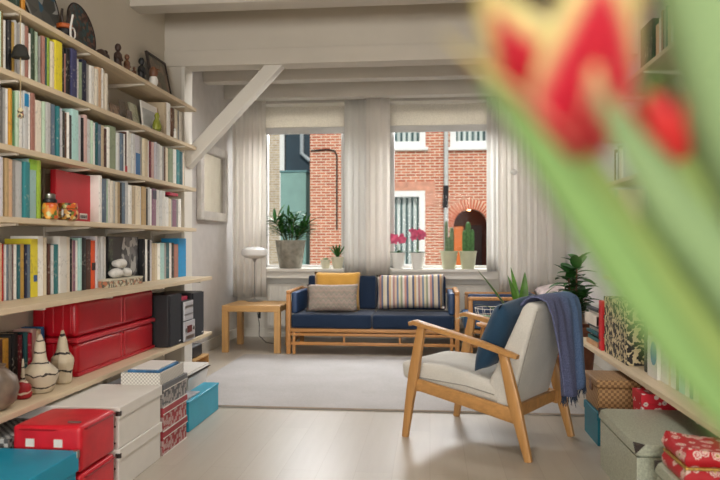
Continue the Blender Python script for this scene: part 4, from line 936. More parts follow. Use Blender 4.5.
# throw
def throw_():
    k = N('wool_throw'); sp = k.n('ShaderNodeSeparateXYZ'); uvn = k.coord('UV'); k.l(uvn, sp.inputs[0])
    n = k.noise(40, 3); f = k.math('ADD', sp.outputs[0], k.math('MULTIPLY', n, .12))
    k.setc(k.mix(.4, k.ramp(f, [(.0, lin((92, 94, 132))), (.5, lin((78, 86, 126))), (.68, lin((72, 108, 152))), (1, lin((76, 124, 168)))]), k.ramp(k.noise(220, 1), [(.3, lin((40, 46, 74))), (.7, lin((134, 146, 178)))])))
    k.rough(.95); k.bump(k.noise(160, 2), .5, .004); return k.m
prof = [(-.285, .742), (-.305, .768), (-.33, .785), (-.37, .785), (-.41, .765), (-.43, .70), (-.44, .60), (-.45, .50), (-.455, .40), (-.46, .305)]
bm = B(); uvl = bm.loops.layers.uv.new('UVMap')
def pf(b):
    x = b*(len(prof)-1); i = min(int(x), len(prof)-2); f = x-i
    return (prof[i][0]*(1-f)+prof[i+1][0]*f, prof[i][1]*(1-f)+prof[i+1][1]*f)
def thr(a, b):
    u, z = pf(b); hb = max(0, b-.35)/.65; v = (-.22+.10*hb)+(.47-.14*hb)*a
    hang = max(0, b-.5)*2
    sag = max(0, (v-.21))*(.5+.5*b)
    v2 = v
    fold = .018*math.sin(a*15+1+2*b)*hang+.007*math.sin(a*9+3*b)+.004*math.sin(a*31+7*b)
    return A(u-fold-.01*hang, v2, z-sag*.9-.02*hang*math.sin(a*5))
grid(bm, thr, 36, 40, 0, uvl)
th = obj('throw_blanket', bm, throw_(), None, 'all', .008, CC)
tag(th, 'blue purple wool throw draped over the back of the armchair', 'blanket')
bm = B(); rr = random.Random(5)
for i in range(44):
    p = thr(i/43, 1); q = p+Vector((rr.uniform(-.01, .01), rr.uniform(-.01, .01), -rr.uniform(.035, .055))); tube(bm, [p, (p+q)/2+Vector((rr.uniform(-.004, .004), 0, 0)), q], [.003, .0025, .0012], 5)
obj('fringe', bm, m_navy, th, 'all')
# ------------------------------------------------------------------ plants and things behind the armchair
c = pY(522, 305, 5.15)
t = thing('potted_plant', 'long leaved green plant in a brown pot behind the armchair', 'plant', (c.x, 5.15, .0105))
bm = B(); lathe(bm, [(.10, 0), (.105, .01), (.14, .40), (.15, .41), (.15, .44), (.135, .44), (.13, .40)], (0, 0, 0), 28); obj('pot', bm, m_terra, t, True)
bm = B(); lathe(bm, [(.128, .40), (0, .41)], (0, 0, 0), 20); obj('soil', bm, m_soil, t)
bm = B()
for d, L, W, dr in (((-.66, .05, 1.0), .54, .11, .12), ((-.25, -.2, 1.3), .42, .07, .6), ((.08, .05, 1.6), .42, .075, .05), ((-.95, .1, .6), .50, .06, .9), ((.6, .1, 1.2), .3, .045, .5), ((-.1, .4, 1.2), .5, .045, .6), ((.4, -.3, 1.1), .42, .045, .8), ((-.6, -.3, .7), .45, .04, .8), ((.7, -.2, 1.0), .28, .045, .5)):
    leaf(bm, (d[0]*.03, d[1]*.03, .405), d, (0, 0, 1) if abs(d[0]) > .2 else (0, -1, 0), L, W, dr, .3, 12)
obj('foliage', bm, m_leaf2, t, 'all')
c = pY(573, 300, 5.35)
t = thing('rubber_plant', 'dark broad leaved rubber plant behind the wool throw and lying books', 'plant', (1.11, 5.38, 0))
bm = B(); lathe(bm, [(.12, 0), (.125, .01), (.16, .36), (.17, .37), (.17, .41), (.15, .41), (.145, .37)], (0, 0, 0), 28); obj('pot', bm, m_terra, t, True)
bm = B(); lathe(bm, [(.143, .37), (0, .38)], (0, 0, 0), 20); obj('soil', bm, m_soil, t)
bm = B(); rr = random.Random(11); st = []
for i in range(4):
    a = i*1.6; e = Vector((.05*math.cos(a), .05*math.sin(a), .64+.09*i)); s0 = Vector((.02*math.cos(a), .02*math.sin(a), .375)); tube(bm, [s0, e], [.009, .006], 7); st.append((s0, e))
obj('stem', bm, m_brownwood, t)
bm = B()
for s0, e in st:
    for k in range(20):
        f = .45+.55*k/19; a = k*2.4+rr.uniform(-.3, .3); leaf(bm, s0.lerp(e, f), (math.cos(a), math.sin(a), rr.uniform(.1, .8)+(.6 if k > 14 else 0)), (0, 0, 1), rr.uniform(.14, .19), rr.uniform(.07, .09), .7, .2)
obj('foliage', bm, m_leaf, t, 'all')
bm = B(); pillow(bm, .40, .36, .13); o = obj('pillow', bm, M('pale_pink_print', (206, 190, 188), .9, var=.25, scale=16), None, 'all'); place(o, (1.225, 6.62, .56), (1, .1, .12), (0, 1, .35)); tag(o, 'pale pink grey pillow lying on the low oak stool in the corner', 'pillow')
t = thing('stool', 'low oak stool in the corner under the pale pink pillow', 'stool', (1.23, 6.62, 0))
bm = B(); bx(bm, -.15, .15, -.19, .19, .40, .44, .004); obj('seat', bm, m_oakL, t)
for sx in (-1, 1):
    for sy in (-1, 1):
        bm = B(); bx(bm, sx*.125-.018, sx*.125+.018, sy*.165-.018, sy*.165+.018, 0, .3995, .003); obj('leg', bm, m_oakLZ, t)
c = pY(482, 290, 6.1)
t = thing('plant_stand', 'low cane stool beside the long leaved plant', 'stool', (.50, 5.62, .0112))
bm = B(); lathe(bm, [(.12, .36), (.125, .365), (.125, .38), (.0, .385)], (0, 0, 0), 24); obj('seat', bm, m_cane, t, True)
for k in range(4):
    a = PI/4+k*PI/2; bm = B(); tube(bm, [(.12*math.cos(a), .12*math.sin(a), 0), (.10*math.cos(a), .10*math.sin(a), .362)], .012, 8); obj('leg', bm, m_caneZ, t, True)
t = thing('wire_basket', 'round open wire basket behind the sofa arm on the cane stool', 'basket', (.50, 5.62, .396))
bm = B()
for z, r in ((.004, .09), (.06, .12), (.12, .135)): tube(bm, [(r*math.cos(a), r*math.sin(a), z) for a in [2*PI*i/28 for i in range(29)]], .003, 6, False)
for k in range(12): a = 2*PI*k/12; tube(bm, [(.09*math.cos(a), .09*math.sin(a), .004), (.12*math.cos(a), .12*math.sin(a), .06), (.135*math.cos(a), .135*math.sin(a), .12)], .002, 5)
obj('basket_wire', bm, m_white, t, 'all')
# ------------------------------------------------------------------ right shelving: contents
ZR = .3955
def lying(label, y0, y1, x0, x1, z0, z1, rgb, group='books lying at the end of the low shelf above the trunks'):
    bm = B(); w = y1-y0
    bx(bm, x0, x1, y0, y1, z0, z0+.003); bx(bm, x0, x1, y0, y1, z1-.003, z1); bx(bm, x0, x0+.004, y0, y1, z0+.003, z1-.003); bx(bm, x0+.004, x1-.006, y0+.004, y1-.004, z0+.003, z1-.003, 0, 2, None, 1)
    bx(bm, x0+.004, x1-.006, y0+.004, y1-.004, z0+.003, z1-.003, 0, 2, None, 1)
    return tag(obj('book', bm, [M('lying_cover', rgb, .5), m_pages]), label, 'book', group)
z = ZR
for i, (h, rgb, nm, dx) in enumerate(((.03, (196, 150, 110), 'tan', .0), (.022, (40, 110, 110), 'teal', .01), (.02, (226, 222, 214), 'white', .03), (.018, (36, 90, 100), 'dark teal', .0), (.022, (220, 216, 208), 'off-white', .02), (.02, (60, 80, 90), 'slate', .01), (.062, (226, 214, 200), 'thick cream', -.01), (.022, (200, 196, 190), 'light grey', .015), (.018, (56, 60, 66), 'charcoal', .0), (.02, (206, 206, 200), 'pale silver', .03))):
    pos = ['lowest of the lying stack', 'second up in the lying stack', 'third up in the lying stack', 'fourth up in the lying stack', 'fifth up in the lying stack', 'just under the thick cream one in the stack', 'in the middle of the lying stack', 'just above the thick cream one in the stack', 'second from the top of the lying stack', 'on top of the lying stack'][i]
    lying(f'{nm} book, {pos} by the red binder', 4.33, 4.63, 1.03+dx, 1.25+dx, z+.0005, z+h, rgb); z += h+.0005
t = thing('ring_binder', 'bright red ring binder standing beside the lying books', 'binder', (1.03, 4.27, ZR))
bm = B(); bx(bm, 0, .26, -.033, .033, 0, .30, .003); obj('cover', bm, M('bright_red_card', (206, 20, 30), .4), t)
bm = B(); lathe(bm, [(.011, 0), (.011, .002), (.006, .002), (.006, 0)], (0, 0, 0), 14); bmesh.ops.transform(bm, matrix=Matrix.Translation((0, 0, .06)) @ Matrix.Rotation(-PI/2, 4, 'Y'), verts=bm.verts[:]); obj('finger_ring', bm, m_steel, t)
def cow_():
    k = N('cow_print'); mp = k.n('ShaderNodeMapping'); mp.inputs['Scale'].default_value = (34, 34, 34); k.l(k.coord(), mp.inputs[0])
    n = k.noise(1, 1, mp.outputs[0]); k.setc(k.ramp(n, [(.49, lin((28, 22, 20))), (.52, lin((206, 190, 150)))])); k.rough(.6); return k.m
m_cow = cow_()
for i, p in enumerate(('lowest', 'middle', 'topmost')):
    t = thing('patterned_box', f'black and cream spotted box, {p} of its stack on the low shelf above the trunks', 'box', (1.04, 3.97, ZR+i*.112), 0, 'black and cream spotted boxes')
    bm = B(); bx(bm, 0, .26, -.235, .235, .0005, .082, .003); obj('box_body', bm, m_cow, t)
    bm = B(); bx(bm, -.004, .264, -.238, .238, .0825, .11, .003); obj('lid', bm, m_cow, t)
t = thing('book', 'white book with a round blue globe on its spine', 'book', (1.07, 3.42, ZR))
bm = B(); bx(bm, 0, .2, -.07, .07, 0, .30, .003); obj('cover', bm, m_white, t)
bm = B(); lathe(bm, [(.042, 0), (.042, .0015), (0, .0016)], (0, 0, 0), 28); bmesh.ops.transform(bm, matrix=Matrix.Translation((-.0003, -.02, .12)) @ Matrix.Rotation(-PI/2, 4, 'Y') @ Matrix.Scale(1.35, 4, (1, 0, 0)), verts=bm.verts[:]); obj('globe_print', bm, M('globe_blue', (40, 120, 190), .4, var=.3, scale=40), t)
bm = B(); bx(bm, -.0012, 0, -.0, .06, .20, .235); obj('title_print', bm, M('salmon_ink', (206, 150, 130), .5), t)
def rbooks(lst, X, Z, y, shelf, group, landmark='shelf end'):
    for i, (w, h, col) in enumerate(lst):
        yy = y-w/2; y -= w+.0012
        book('book', f"{'slim' if w < .025 else 'medium' if w < .045 else 'thick'} {col} book, {ORD[i+1]} from the {landmark}, {shelf}", X, yy, Z+.0006, w, h, .17, col, PI, group)
rbooks([(.05, .26, 'charcoal'), (.022, .17, 'silver')], 1.085, ZR, 3.60, 'low shelf over trunks', 'standing books on the low shelf above the trunks', 'spotted boxes')
rbooks([(.10, .31, 'white'), (.03, .29, 'cream'), (.06, .30, 'white'), (.035, .26, 'sage'), (.07, .28, 'aqua'), (.05, .27, 'white'), (.04, .29, 'slate'), (.06, .3, 'ivory'), (.05, .27, 'tan')], 1.085, ZR, 3.345, 'low shelf over trunks', 'standing books on the low shelf above the trunks', 'globe book')
rr = random.Random(21); cols = ['white', 'sage', 'ivory', 'cream', 'green', 'silver', 'brown', 'petrol', 'beige', 'mint', 'grey']
for zt, shelf, y0, hmax in ((2.0415, 'top shelf behind tulips', 3.86, .25), (1.452, 'third shelf behind tulips', 4.70, .25), (1.156, 'fourth shelf behind tulips', 4.80, .25), (.8255, 'fifth shelf behind tulips', 4.80, .25)):
    lst = []
    if zt > 2: lst = [(.05, .19, 'peach'), (.035, .21, 'ivory'), (.03, .24, 'rose'), (.012, .23, 'chestnut')]
    for i in range(6): lst.append((rr.uniform(.02, .05), hmax*rr.uniform(.75, 1), rr.choice(cols)))
    rbooks(lst, 1.225, zt, y0, shelf, 'books on the shelving behind the tulips', 'far end of the row')
book('book', 'dark green picture book at the far end of the top shelf behind tulips', 1.225, 4.02, 2.0421, .22, .25, .17, (44, 66, 50), PI)
# ------------------------------------------------------------------ floor, right side: trunks, baskets, boxes
def trunk(name, label, x0, x1, y0, y1, h, lidh=.045):
    t = thing(name, label, 'trunk', ((x0+x1)/2, (y0+y1)/2, 0), 0, 'green metal trunks'); w, d = (x1-x0)/2, (y1-y0)/2
    bm = B(); bx(bm, -w+.006, w-.006, -d+.006, d-.006, 0, h-lidh-.007, .003); bx(bm, -w+.02, w-.02, -d+.02, d-.02, h-lidh-.007, h-lidh); obj('trunk_body', bm, m_green, t)
    bm = B(); bx(bm, -w, w, -d, d, h-lidh+.0008, h, .006, 3); lid = obj('lid', bm, m_green, t)
    m = m_dark
    for sx in (-1, 1):
        for sy in (-1, 1):
            bm = B(); a = .036
            q = [Vector((sx*(w+.001), sy*(d+.001), h+.0015)), Vector((sx*(w+.001-a), sy*(d+.001), h+.0015)), Vector((sx*(w+.001), sy*(d+.001-a), h+.0015))]; prism(bm, q, (0, 0, -.002))
            q = [Vector((sx*(w+.0015), sy*(d+.001), h)), Vector((sx*(w+.0015), sy*(d+.001-a), h)), Vector((sx*(w+.0015), sy*(d+.001), h-a))]; prism(bm, q, (-sx*.002, 0, 0))
            q = [Vector((sx*(w+.001), sy*(d+.0015), h)), Vector((sx*(w+.001-a), sy*(d+.0015), h)), Vector((sx*(w+.001), sy*(d+.0015), h-a))]; prism(bm, q, (0, -sy*.002, 0))
            obj('corner_cap', bm, m, lid)
    bm = B(); bx(bm, -.04, .04, -d-.006, -d+.004, h-.1, h-.03, .002); obj('latch', bm, m_steel, t)
    return t
trunk('metal_trunk', 'large green hammered metal trunk on the floor', .79, 1.28, 2.72, 3.30, .27)
trunk('metal_trunk', 'smaller green metal trunk under the red floral box', .835, 1.26, 2.12, 2.64, .235)
def floral_(name, base):
    k = N(name); v = k.n('ShaderNodeTexVoronoi', i_Scale=24.0); k.l(k.coord(), v.inputs[0]); d = v.outputs[0]
    n = k.noise(110, 2); dd = k.math('ADD', d, k.math('MULTIPLY', k.math('SUBTRACT', n, .5), .35))
    k.setc(k.ramp(dd, [(0, lin((70, 90, 50))), (.09, lin((214, 180, 110))), (.16, lin((226, 196, 190))), (.27, lin((200, 90, 96))), (.33, lin((228, 206, 196))), (.42, lin(base))], 'CONSTANT')); k.rough(.45); return k.m
m_flor = floral_('red_floral_silk', (186, 20, 36)); m_gold = M('gold_braid', (186, 152, 78), .4, .6, var=.35, scale=120)
t = thing('silk_box', 'red floral silk box with gold braid on the smaller trunk', 'box', (1.03, 2.475, .2355))
def sbox(bm, hx, hy, z0, z1, puff):
    bx(bm, -hx, hx, -hy, hy, z0, z1)
    bmesh.ops.subdivide_edges(bm, edges=bm.edges[:], cuts=5, use_grid_fill=True)
    for v in bm.verts:
        a, b = v.co.x/hx, v.co.y/hy; c = (v.co.z-z0)/(z1-z0)*2-1
        v.co.x += puff*math.copysign(1, a)*(1-c*c)*(abs(a) > .99); v.co.y += puff*math.copysign(1, b)*(1-c*c)*(abs(b) > .99)
        if c > .99: v.co.z += .02*(abs(a*b))**2-.004
bm = B(); sbox(bm, .175, .105, 0, .054, .012); obj('box_body', bm, m_flor, t, True)
bm = B(); sbox(bm, .175, .105, .066, .114, .012); lid = obj('lid', bm, m_flor, t, True)
bm = B(); bx(bm, -.184, .184, -.114, .114, .0545, .0655, .005, 3); obj('braid', bm, m_gold, t, True)
bm = B(); bx(bm, -.178, .178, -.108, .108, .0, .007, .003); obj('braid', bm, m_gold, t)
t = thing('storage_box', 'dark teal box on the floor under the wicker basket', 'box', (1.0, 3.76, 0))
bm = B(); bx(bm, -.14, .13, -.15, .155, 0, .13, .003); obj('box_body', bm, m_tealdark, t)
bm = B(); bx(bm, -.144, .134, -.154, .159, .1305, .172, .003); obj('lid', bm, m_tealdark, t)
t = thing('wicker_basket', 'brown lidded wicker basket on the dark teal box', 'basket', (1.0, 3.76, .1725)); m_wick = weave_('wicker', (176, 138, 92), (126, 92, 58), 70)
bm = B(); bx(bm, -.135, .11, -.135, .15, 0, .125, .012, 3); obj('basket_body', bm, m_wick, t, True)
bm = B(); bx(bm, -.142, .117, -.142, .157, .1255, .165, .01, 3); obj('lid', bm, m_wick, t, True)
bm = B(); bx(bm, -.145, -.136, -.02, .02, .09, .15, .003); obj('clasp', bm, m_brownwood, t)
t = thing('gift_bag', 'red and dark striped paper bag beside the wicker basket', 'bag', (1.12, 3.53, 0))
def stripe2():
    k = N('red_stripe_paper'); sp = k.n('ShaderNodeSeparateXYZ'); k.l(k.coord(), sp.inputs[0]); f = k.math('FRACT', k.math('MULTIPLY', sp.outputs[1], 28))
    k.setc(k.ramp(f, [(0, lin((176, 28, 40))), (.45, lin((60, 20, 24))), (.6, lin((200, 180, 170))), (.7, lin((176, 28, 40)))], 'CONSTANT')); return k.m
bm = B(); bx(bm, -.05, .05, -.065, .065, 0, .28, .002); obj('bag_body', bm, stripe2(), t)
bm = B(); tube(bm, [(-.05, -.04, .27), (-.05, -.035, .34), (-.05, .035, .34), (-.05, .04, .27)], .004, 6); obj('handle', bm, m_red, t)
t = thing('storage_box', 'red box with small white blossoms between trunk and shelf', 'box', (1.19, 3.385, 0))
def blossom_():
    k = N('blossom_print'); v = k.n('ShaderNodeTexVoronoi', i_Scale=30.0); k.l(k.coord(), v.inputs[0])
    k.setc(k.ramp(v.outputs[0], [(0, lin((40, 90, 130))), (.12, lin((232, 210, 206))), (.36, lin((200, 20, 44)))], 'CONSTANT')); k.rough(.5); return k.m
mb_ = blossom_()
bm = B(); bx(bm, -.2, .18, -.07, .07, 0, .29, .003); obj('box_body', bm, mb_, t)
bm = B(); bx(bm, -.203, .183, -.073, .073, .2905, .338, .003); obj('lid', bm, mb_, t)
# ------------------------------------------------------------------ outside
YF = 15.0
def fx(x): return pY(x, 242, YF).x
def fz(x, y): return pY(x, y, YF).z
bm = B(); bx(bm, -14, 14, WY+.25, YF+8, -.5, -.35); struct('ground_street', bm, M('paving', (150, 146, 140), .9, var=.15, scale=3))
bl = thing('street_house', 'red brick house across the street with white windows', 'house', (0, YF, -.35))
def hz(z): return z+.35
X0 = fx(310); xr = 9.0
aw0, aw1 = fx(453.7), fx(488); atop = fz(470, 209); spring = fz(470, 226)
wins = [(fx(383), fx(425), fz(405, 270), fz(405, 191)), (fx(386), fx(425.5), fz(405, 147.5), fz(405, 100)), (fx(450), fx(492), fz(470, 147), fz(470, 100))]
hs = [(a, b, hz(c), hz(d)) for a, b, c, d in wins]+[(aw0, aw1, 0, hz(atop))]
bm = B(); holes(bm, X0, xr, 0, 7.5, 0, .3, hs)
# spandrels that round the top of the porch opening
n = 14; r = (aw1-aw0)/2; cx = (aw0+aw1)/2; zs = hz(spring); rz_ = hz(atop)-zs
for s in (-1, 1):
    pts = [Vector((cx+s*r, 0, hz(atop)))]+[Vector((cx+s*r*math.cos(a), 0, zs+rz_*math.sin(a))) for a in [PI/2*i/n for i in range(n+1)]]
    pts2 = pts[1:]
    for p, q in zip(pts2, pts2[1:]):
        prism(bm, [pts[0], p, q], (0, .3, 0)) if (pts[0]-p).length > 1e-4 and (pts[0]-q).length > 1e-4 else None
obj('wall', bm, m_brick, bl)
bm = B()
for i in range(25):
    a = PI*i/24; 
    for rr_ in (0,):
        m = Matrix.Translation((cx, 0, zs)) @ Matrix.Rotation(-(a-PI/2), 4, 'Y')
        bx(bm, -.019, .019, -.02, .002, r*1.0 if abs(math.cos(a)) > .5 else rz_+.0, (r if abs(math.cos(a)) > .5 else rz_)+.22, 0, 2, m)
obj('arch_bricks', bm, M('arch_brick', (196, 104, 76), .85, var=.2, scale=9), bl)
m_housew = M('house_white_paint', (238, 238, 234), .4, var=.02)
m_hglass = M('reflecting_pane', (120, 140, 140), .15, var=.3, scale=4)
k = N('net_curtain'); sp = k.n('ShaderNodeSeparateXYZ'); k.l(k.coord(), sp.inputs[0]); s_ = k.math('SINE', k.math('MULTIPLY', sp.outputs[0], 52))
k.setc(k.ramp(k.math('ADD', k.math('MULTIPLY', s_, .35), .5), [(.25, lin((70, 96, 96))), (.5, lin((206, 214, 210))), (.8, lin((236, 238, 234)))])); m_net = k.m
for a, b, c, d in wins:
    w = bpy.data.objects.new('window', None)
    bm = B(); f = .13
    for q in ((a, a+f, hz(c), hz(d)), (b-f, b, hz(c), hz(d)), (a+f, b-f, hz(c), hz(c)+f), (a+f, b-f, hz(d)-f, hz(d))): bx(bm, q[0], q[1], -.03, .12, q[2], q[3], .01)
    bx(bm, a-.06, b+.06, -.08, .1, hz(c)-.07, hz(c), .005)
    w = obj('window', bm, m_housew, bl)
    bm = B(); nn = 60
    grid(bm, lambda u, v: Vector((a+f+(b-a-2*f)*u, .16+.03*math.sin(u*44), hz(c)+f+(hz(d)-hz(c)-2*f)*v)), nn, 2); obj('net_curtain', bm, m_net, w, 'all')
    bm = B(); bx(bm, a+f, b-f, .07, .08, hz(c)+f, hz(d)-f); obj('pane', bm, m_glass, w)
# pale band stone surround of the ground floor window
a, b, c, d = wins[0]
bm = B(); bx(bm, a, b+.22, -.02, .0, hz(d)+.01, hz(d)+.2); bx(bm, b+.01, b+.22, -.02, 0, hz(d)-.32, hz(d)+.01); obj('lintel_bricks', bm, M('pale_brick', (206, 150, 126), .85, var=.2, scale=7), bl)
bm = B()   # mortar ring behind the arch bricks
for i in range(24):
    a0, a1 = PI*i/24, PI*(i+1)/24
    q = lambda a, e: Vector((cx+(r+e)*math.cos(a), -.004, zs+(rz_+e)*math.sin(a)))
    prism(bm, [q(a0, 0), q(a0, .21), q(a1, .21), q(a1, 0)], (0, .006, 0))
obj('arch_mortar', bm, M('arch_mortar', (222, 196, 168), .9), bl)
# porch
bm = B(); bx(bm, aw0-.1, aw1+.3, 1.3, 1.4, 0, hz(atop)+.3); bx(bm, aw0-.1, aw0, .3, 1.3, 0, hz(atop)+.3); bx(bm, aw1+.2, aw1+.3, .3, 1.3, 0, hz(atop)+.3); bx(bm, aw0-.1, aw1+.3, .3, 1.4, hz(atop)+.3, hz(atop)+.4); obj('porch', bm, M('porch_brown', (110, 50, 30), .7, var=.2), bl)
bm = B(); bx(bm, aw0+.02, aw0+.22, .32, .40, .1, hz(spring)); pd = obj('porch_panel', bm, M('orange_door_paint', (206, 110, 40), .5), bl)
bm = B(); bx(bm, cx-.05, aw1-.04, 1.2, 1.28, .05, hz(spring)+.05); obj('front_door', bm, M('dark_door_paint', (70, 30, 24), .4), bl)
bm = B(); bmesh.ops.create_uvsphere(bm, u_segments=12, v_segments=8, radius=.06); bmesh.ops.translate(bm, vec=(cx, .7, hz(atop)+.05), verts=bm.verts[:])
k = N('porch_bulb'); k.b.inputs['Emission Color'].default_value = (1, .6, .25, 1); k.b.inputs['Emission Strength'].default_value = 14; obj('porch_lamp', bm, k.m, bl, 'all')
# drainpipe
xa = fx(446)
bm = B(); tube(bm, [(xa, -.08, 0), (xa, -.08, 7.5)], .05, 10); obj('drainpipe', bm, M('pipe_grey', (196, 198, 194), .5), bl, True)
bm = B(); tube(bm, [(xa-.02, -.1, hz(fz(446, 208))), (xa+.0, -.1, hz(fz(446, 186)))], .06, 8); obj('pipe_bracket', bm, m_black, bl, True)
# cable on the brick
pp = [pY(311, 151, YF), pY(328, 149.5, YF), pY(335, 151, YF), pY(337, 156, YF), pY(337, 230, YF)]
bm = B(); tube(bm, [Vector((p.x, -.02, hz(p.z))) for p in pp], .02, 6); obj('cable', bm, m_dark, bl)
# teal shed, dark building, tan brick wall in the gap
YT = 15.5
a, b = pY(280.5, 242, YT).x, pY(306, 242, YT).x
t = thing('street_shed', 'pale teal clad shed between the buildings across the street', 'shed', ((a+b)/2, YT, -.35)); w = (b-a)/2; zt = pY(293, 172.5, YT).z+.35
bm = B(); bx(bm, -w, w, 0, .9, 0, zt, .01); obj('shed_wall', bm, M('pale_teal_cladding', (124, 160, 152), .5, var=.15, scale=2), t)
bm = B(); bx(bm, -w-.02, w+.02, -.02, .92, zt, zt+.05, .01); obj('shed_roof', bm, M('teal_trim', (90, 130, 132), .5), t)
a, b = pY(285.5, 242, 16.5).x, pY(311, 242, 16.5).x
t = thing('street_building', 'dark navy building in the gap beside the brick house', 'building', (a, 16.5, -.35))
bm = B(); bx(bm, 0, b-a+1.0, 0, 3, 0, 8, .02); obj('wall', bm, M('dark_navy_render', (34, 56, 68), .6, var=.25, scale=1.5), t)
bm = B(); p1_, p2_, p3_ = pY(301, 120, 16.3), pY(301, 153, 16.3), pY(309, 160, 16.3)
tube(bm, [(p1_.x-a, -.08, 8), (p2_.x-a, -.08, p2_.z+.35), (p3_.x-a, -.08, p3_.z+.35)], .05, 8); obj('drainpipe', bm, M('pipe_pale', (170, 180, 184), .5), t)
a = pY(284, 242, 17).x
t = thing('street_house', 'pale tan brick house at the edge of the first window', 'house', (a, 17, -.35))
bm = B(); bx(bm, -6, 0, 0, 3, 0, 9); obj('wall', bm, m_tanbrick, t)
bm = B(); bx(bm, -.10, .02, -.05, .02, 0, 9); obj('corner_board', bm, m_housew, t)
# ------------------------------------------------------------------ tulips right in front
def petal_():
    k = N('tulip_petal'); uvn = k.coord('UV'); sp = k.n('ShaderNodeSeparateXYZ'); k.l(uvn, sp.inputs[0])
    u, v = sp.outputs[0], sp.outputs[1]
    e = k.math('ABSOLUTE', k.math('SUBTRACT', u, .5))
    f = k.math('ADD', k.math('ADD', k.math('MULTIPLY', e, 1.5), k.math('POWER', v, 2.2)), k.math('MULTIPLY', k.math('SUBTRACT', k.noise(60, 2), .5), .15))
    k.setc(k.ramp(f, [(.0, lin((196, 18, 40))), (.66, lin((206, 36, 62))), (.80, lin((226, 160, 130))), (.92, lin((230, 222, 150)))])); k.rough(.5)
    k.b.inputs['Subsurface Weight'].default_value = 0
    t = k.n('ShaderNodeBsdfTranslucent'); t.inputs[0].default_value = (.7, .22, .18, 1); mx = k.n('ShaderNodeMixShader', i_0=.25); k.l(k.b.outputs[0], mx.inputs[1]); k.l(t.outputs[0], mx.inputs[2]); k.l(mx.outputs[0], k.out.inputs[0])
    return k.m
m_petal = petal_()
m_tleaf = cloth_('tulip_leaf', (128, 162, 100), .2); m_tstem = cloth_('tulip_stem', (142, 164, 96), .15); m_tleaf2 = cloth_('tulip_leaf_pale', (144, 172, 124), .2)
TG = []
def tulip(label, pb, pt, D, open_, stem, r=.0055, Dt=None, npet=6, wid=1.0, spin=0, stemD=None, pm=None):
    b0 = pD(pb[0], pb[1], D); tp = pD(pt[0], pt[1], Dt or D); ax = tp-b0; L = ax.length; ax.normalize()
    t = thing('tulip', label, 'flower', b0, 0, 'tulips in the vase'); 
    s = ax.cross(Vector((0, 1, 0))).normalized(); q = s.cross(ax).normalized()
    for i in range(npet):
        a = 2*PI*i/npet+spin; inner = i % 2
        rd = s*math.cos(a)+q*math.sin(a); tn = ax.cross(rd).normalized()
        bm = B(); uvl = bm.loops.layers.uv.new('UVMap')
        def fn(uu, vv):
            w = .62*L*wid*(math.sin(PI*min(1, .08+vv**.8*.9))**.75)*(1 if vv < .999 else .25); x = (uu-.5)*w
            rad = L*(.02+.36*math.sin(min(1, vv*1.15)*PI*.55)+open_*vv*vv)*(.86 if inner else 1)
            curl = -(x/max(.3*L, 1e-5))**2*.11*L
            return ax*(L*(.0+vv*.97))+rd*(rad+curl)+tn*x
        grid(bm, fn, 10, 14, 0, uvl); obj('petal', bm, pm or m_petal, t, 'all', .0006)
    P = [Vector((0, 0, 0))]+[pD(x, y, (stemD or D)+.0)-b0 for x, y in stem]
    bm = B(); tube(bm, P, r, 10); obj('stem', bm, m_tstem, t, 'all')
    return t
def blade(parent, pts, D0, D1, W, twist, m=None, origin=None):
    """tulip leaf along picture columns/rows at distances D0..D1 from base to tip"""
    o = origin if origin is not None else parent.location; n = len(pts)
    P = [pD(x, y, D0+(D1-D0)*i/(n-1))-o for i, (x, y) in enumerate(pts)]
    # resample as Catmull-Rom
    R = []
    for i in range(n-1):
        a, b, c, d = P[max(i-1, 0)], P[i], P[i+1], P[min(i+2, n-1)]
        for k in range(6):
            t_ = k/6; R.append(.5*((2*b)+(c-a)*t_+(2*a-5*b+4*c-d)*t_*t_+(3*b-a-3*c+d)*t_**3))
    R.append(P[-1]); N_ = len(R)-1
    bm = B(); rows_ = []
    for i, p in enumerate(R):
        d = (R[min(i+1, N_)]-R[max(i-1, 0)]).normalized(); s = d.cross(Vector((twist, 1, twist*.3))).normalized(); u = s.cross(d).normalized()
        f = i/N_; w = W/2*min(1, (.55+.9*f) if f < .5 else 1)*(1-max(0, (f-.45)/.55)**2.2)
        rows_.append([bm.verts.new(p+s*w*k+u*(abs(k)**2*w*.45)) for k in (-1, -.5, 0, .5, 1)])
    for a, b in zip(rows_, rows_[1:]):
        for j in range(4): bm.faces.new((a[j], a[j+1], b[j+1], b[j]))
    return obj('leaf', bm, m or m_tleaf, parent, 'all', .0008)
VX = pD(900, 560, .33)
t1 = tulip('red and yellow tulip bloom large and blurred in front', (582, 158), (548, -8), .262, .30, [(612, 200), (665, 280), (730, 370), (885, 560)], .0055, .265, 6, 1.0, .3)
blade(t1, [(870, 610), (790, 488), (700, 380), (650, 308), (610, 247), (565, 184), (520, 122), (478, 72)], .235, .252, .018, .1)
t2 = tulip('small half hidden red tulip bloom behind the large one', (682, 160), (655, 88), .285, .02, [(720, 240), (775, 340), (905, 590)], .006, .285, 6, .55, 0, .285, M('red_petal', (200, 44, 44), .5))
blade(t2, [(930, 600), (840, 440), (745, 290), (668, 190), (592, 82)], .315, .222, .024, -.1, m_tleaf2)
blade(t2, [(950, 560), (850, 330), (765, 130), (705, -40), (660, -190)], .27, .25, .046, .15, m_tleaf2)
blade(t2, [(920, 640), (830, 480), (745, 350), (695, 235), (665, 130), (655, 60)], .29, .30, .036, .0, m_tleaf)
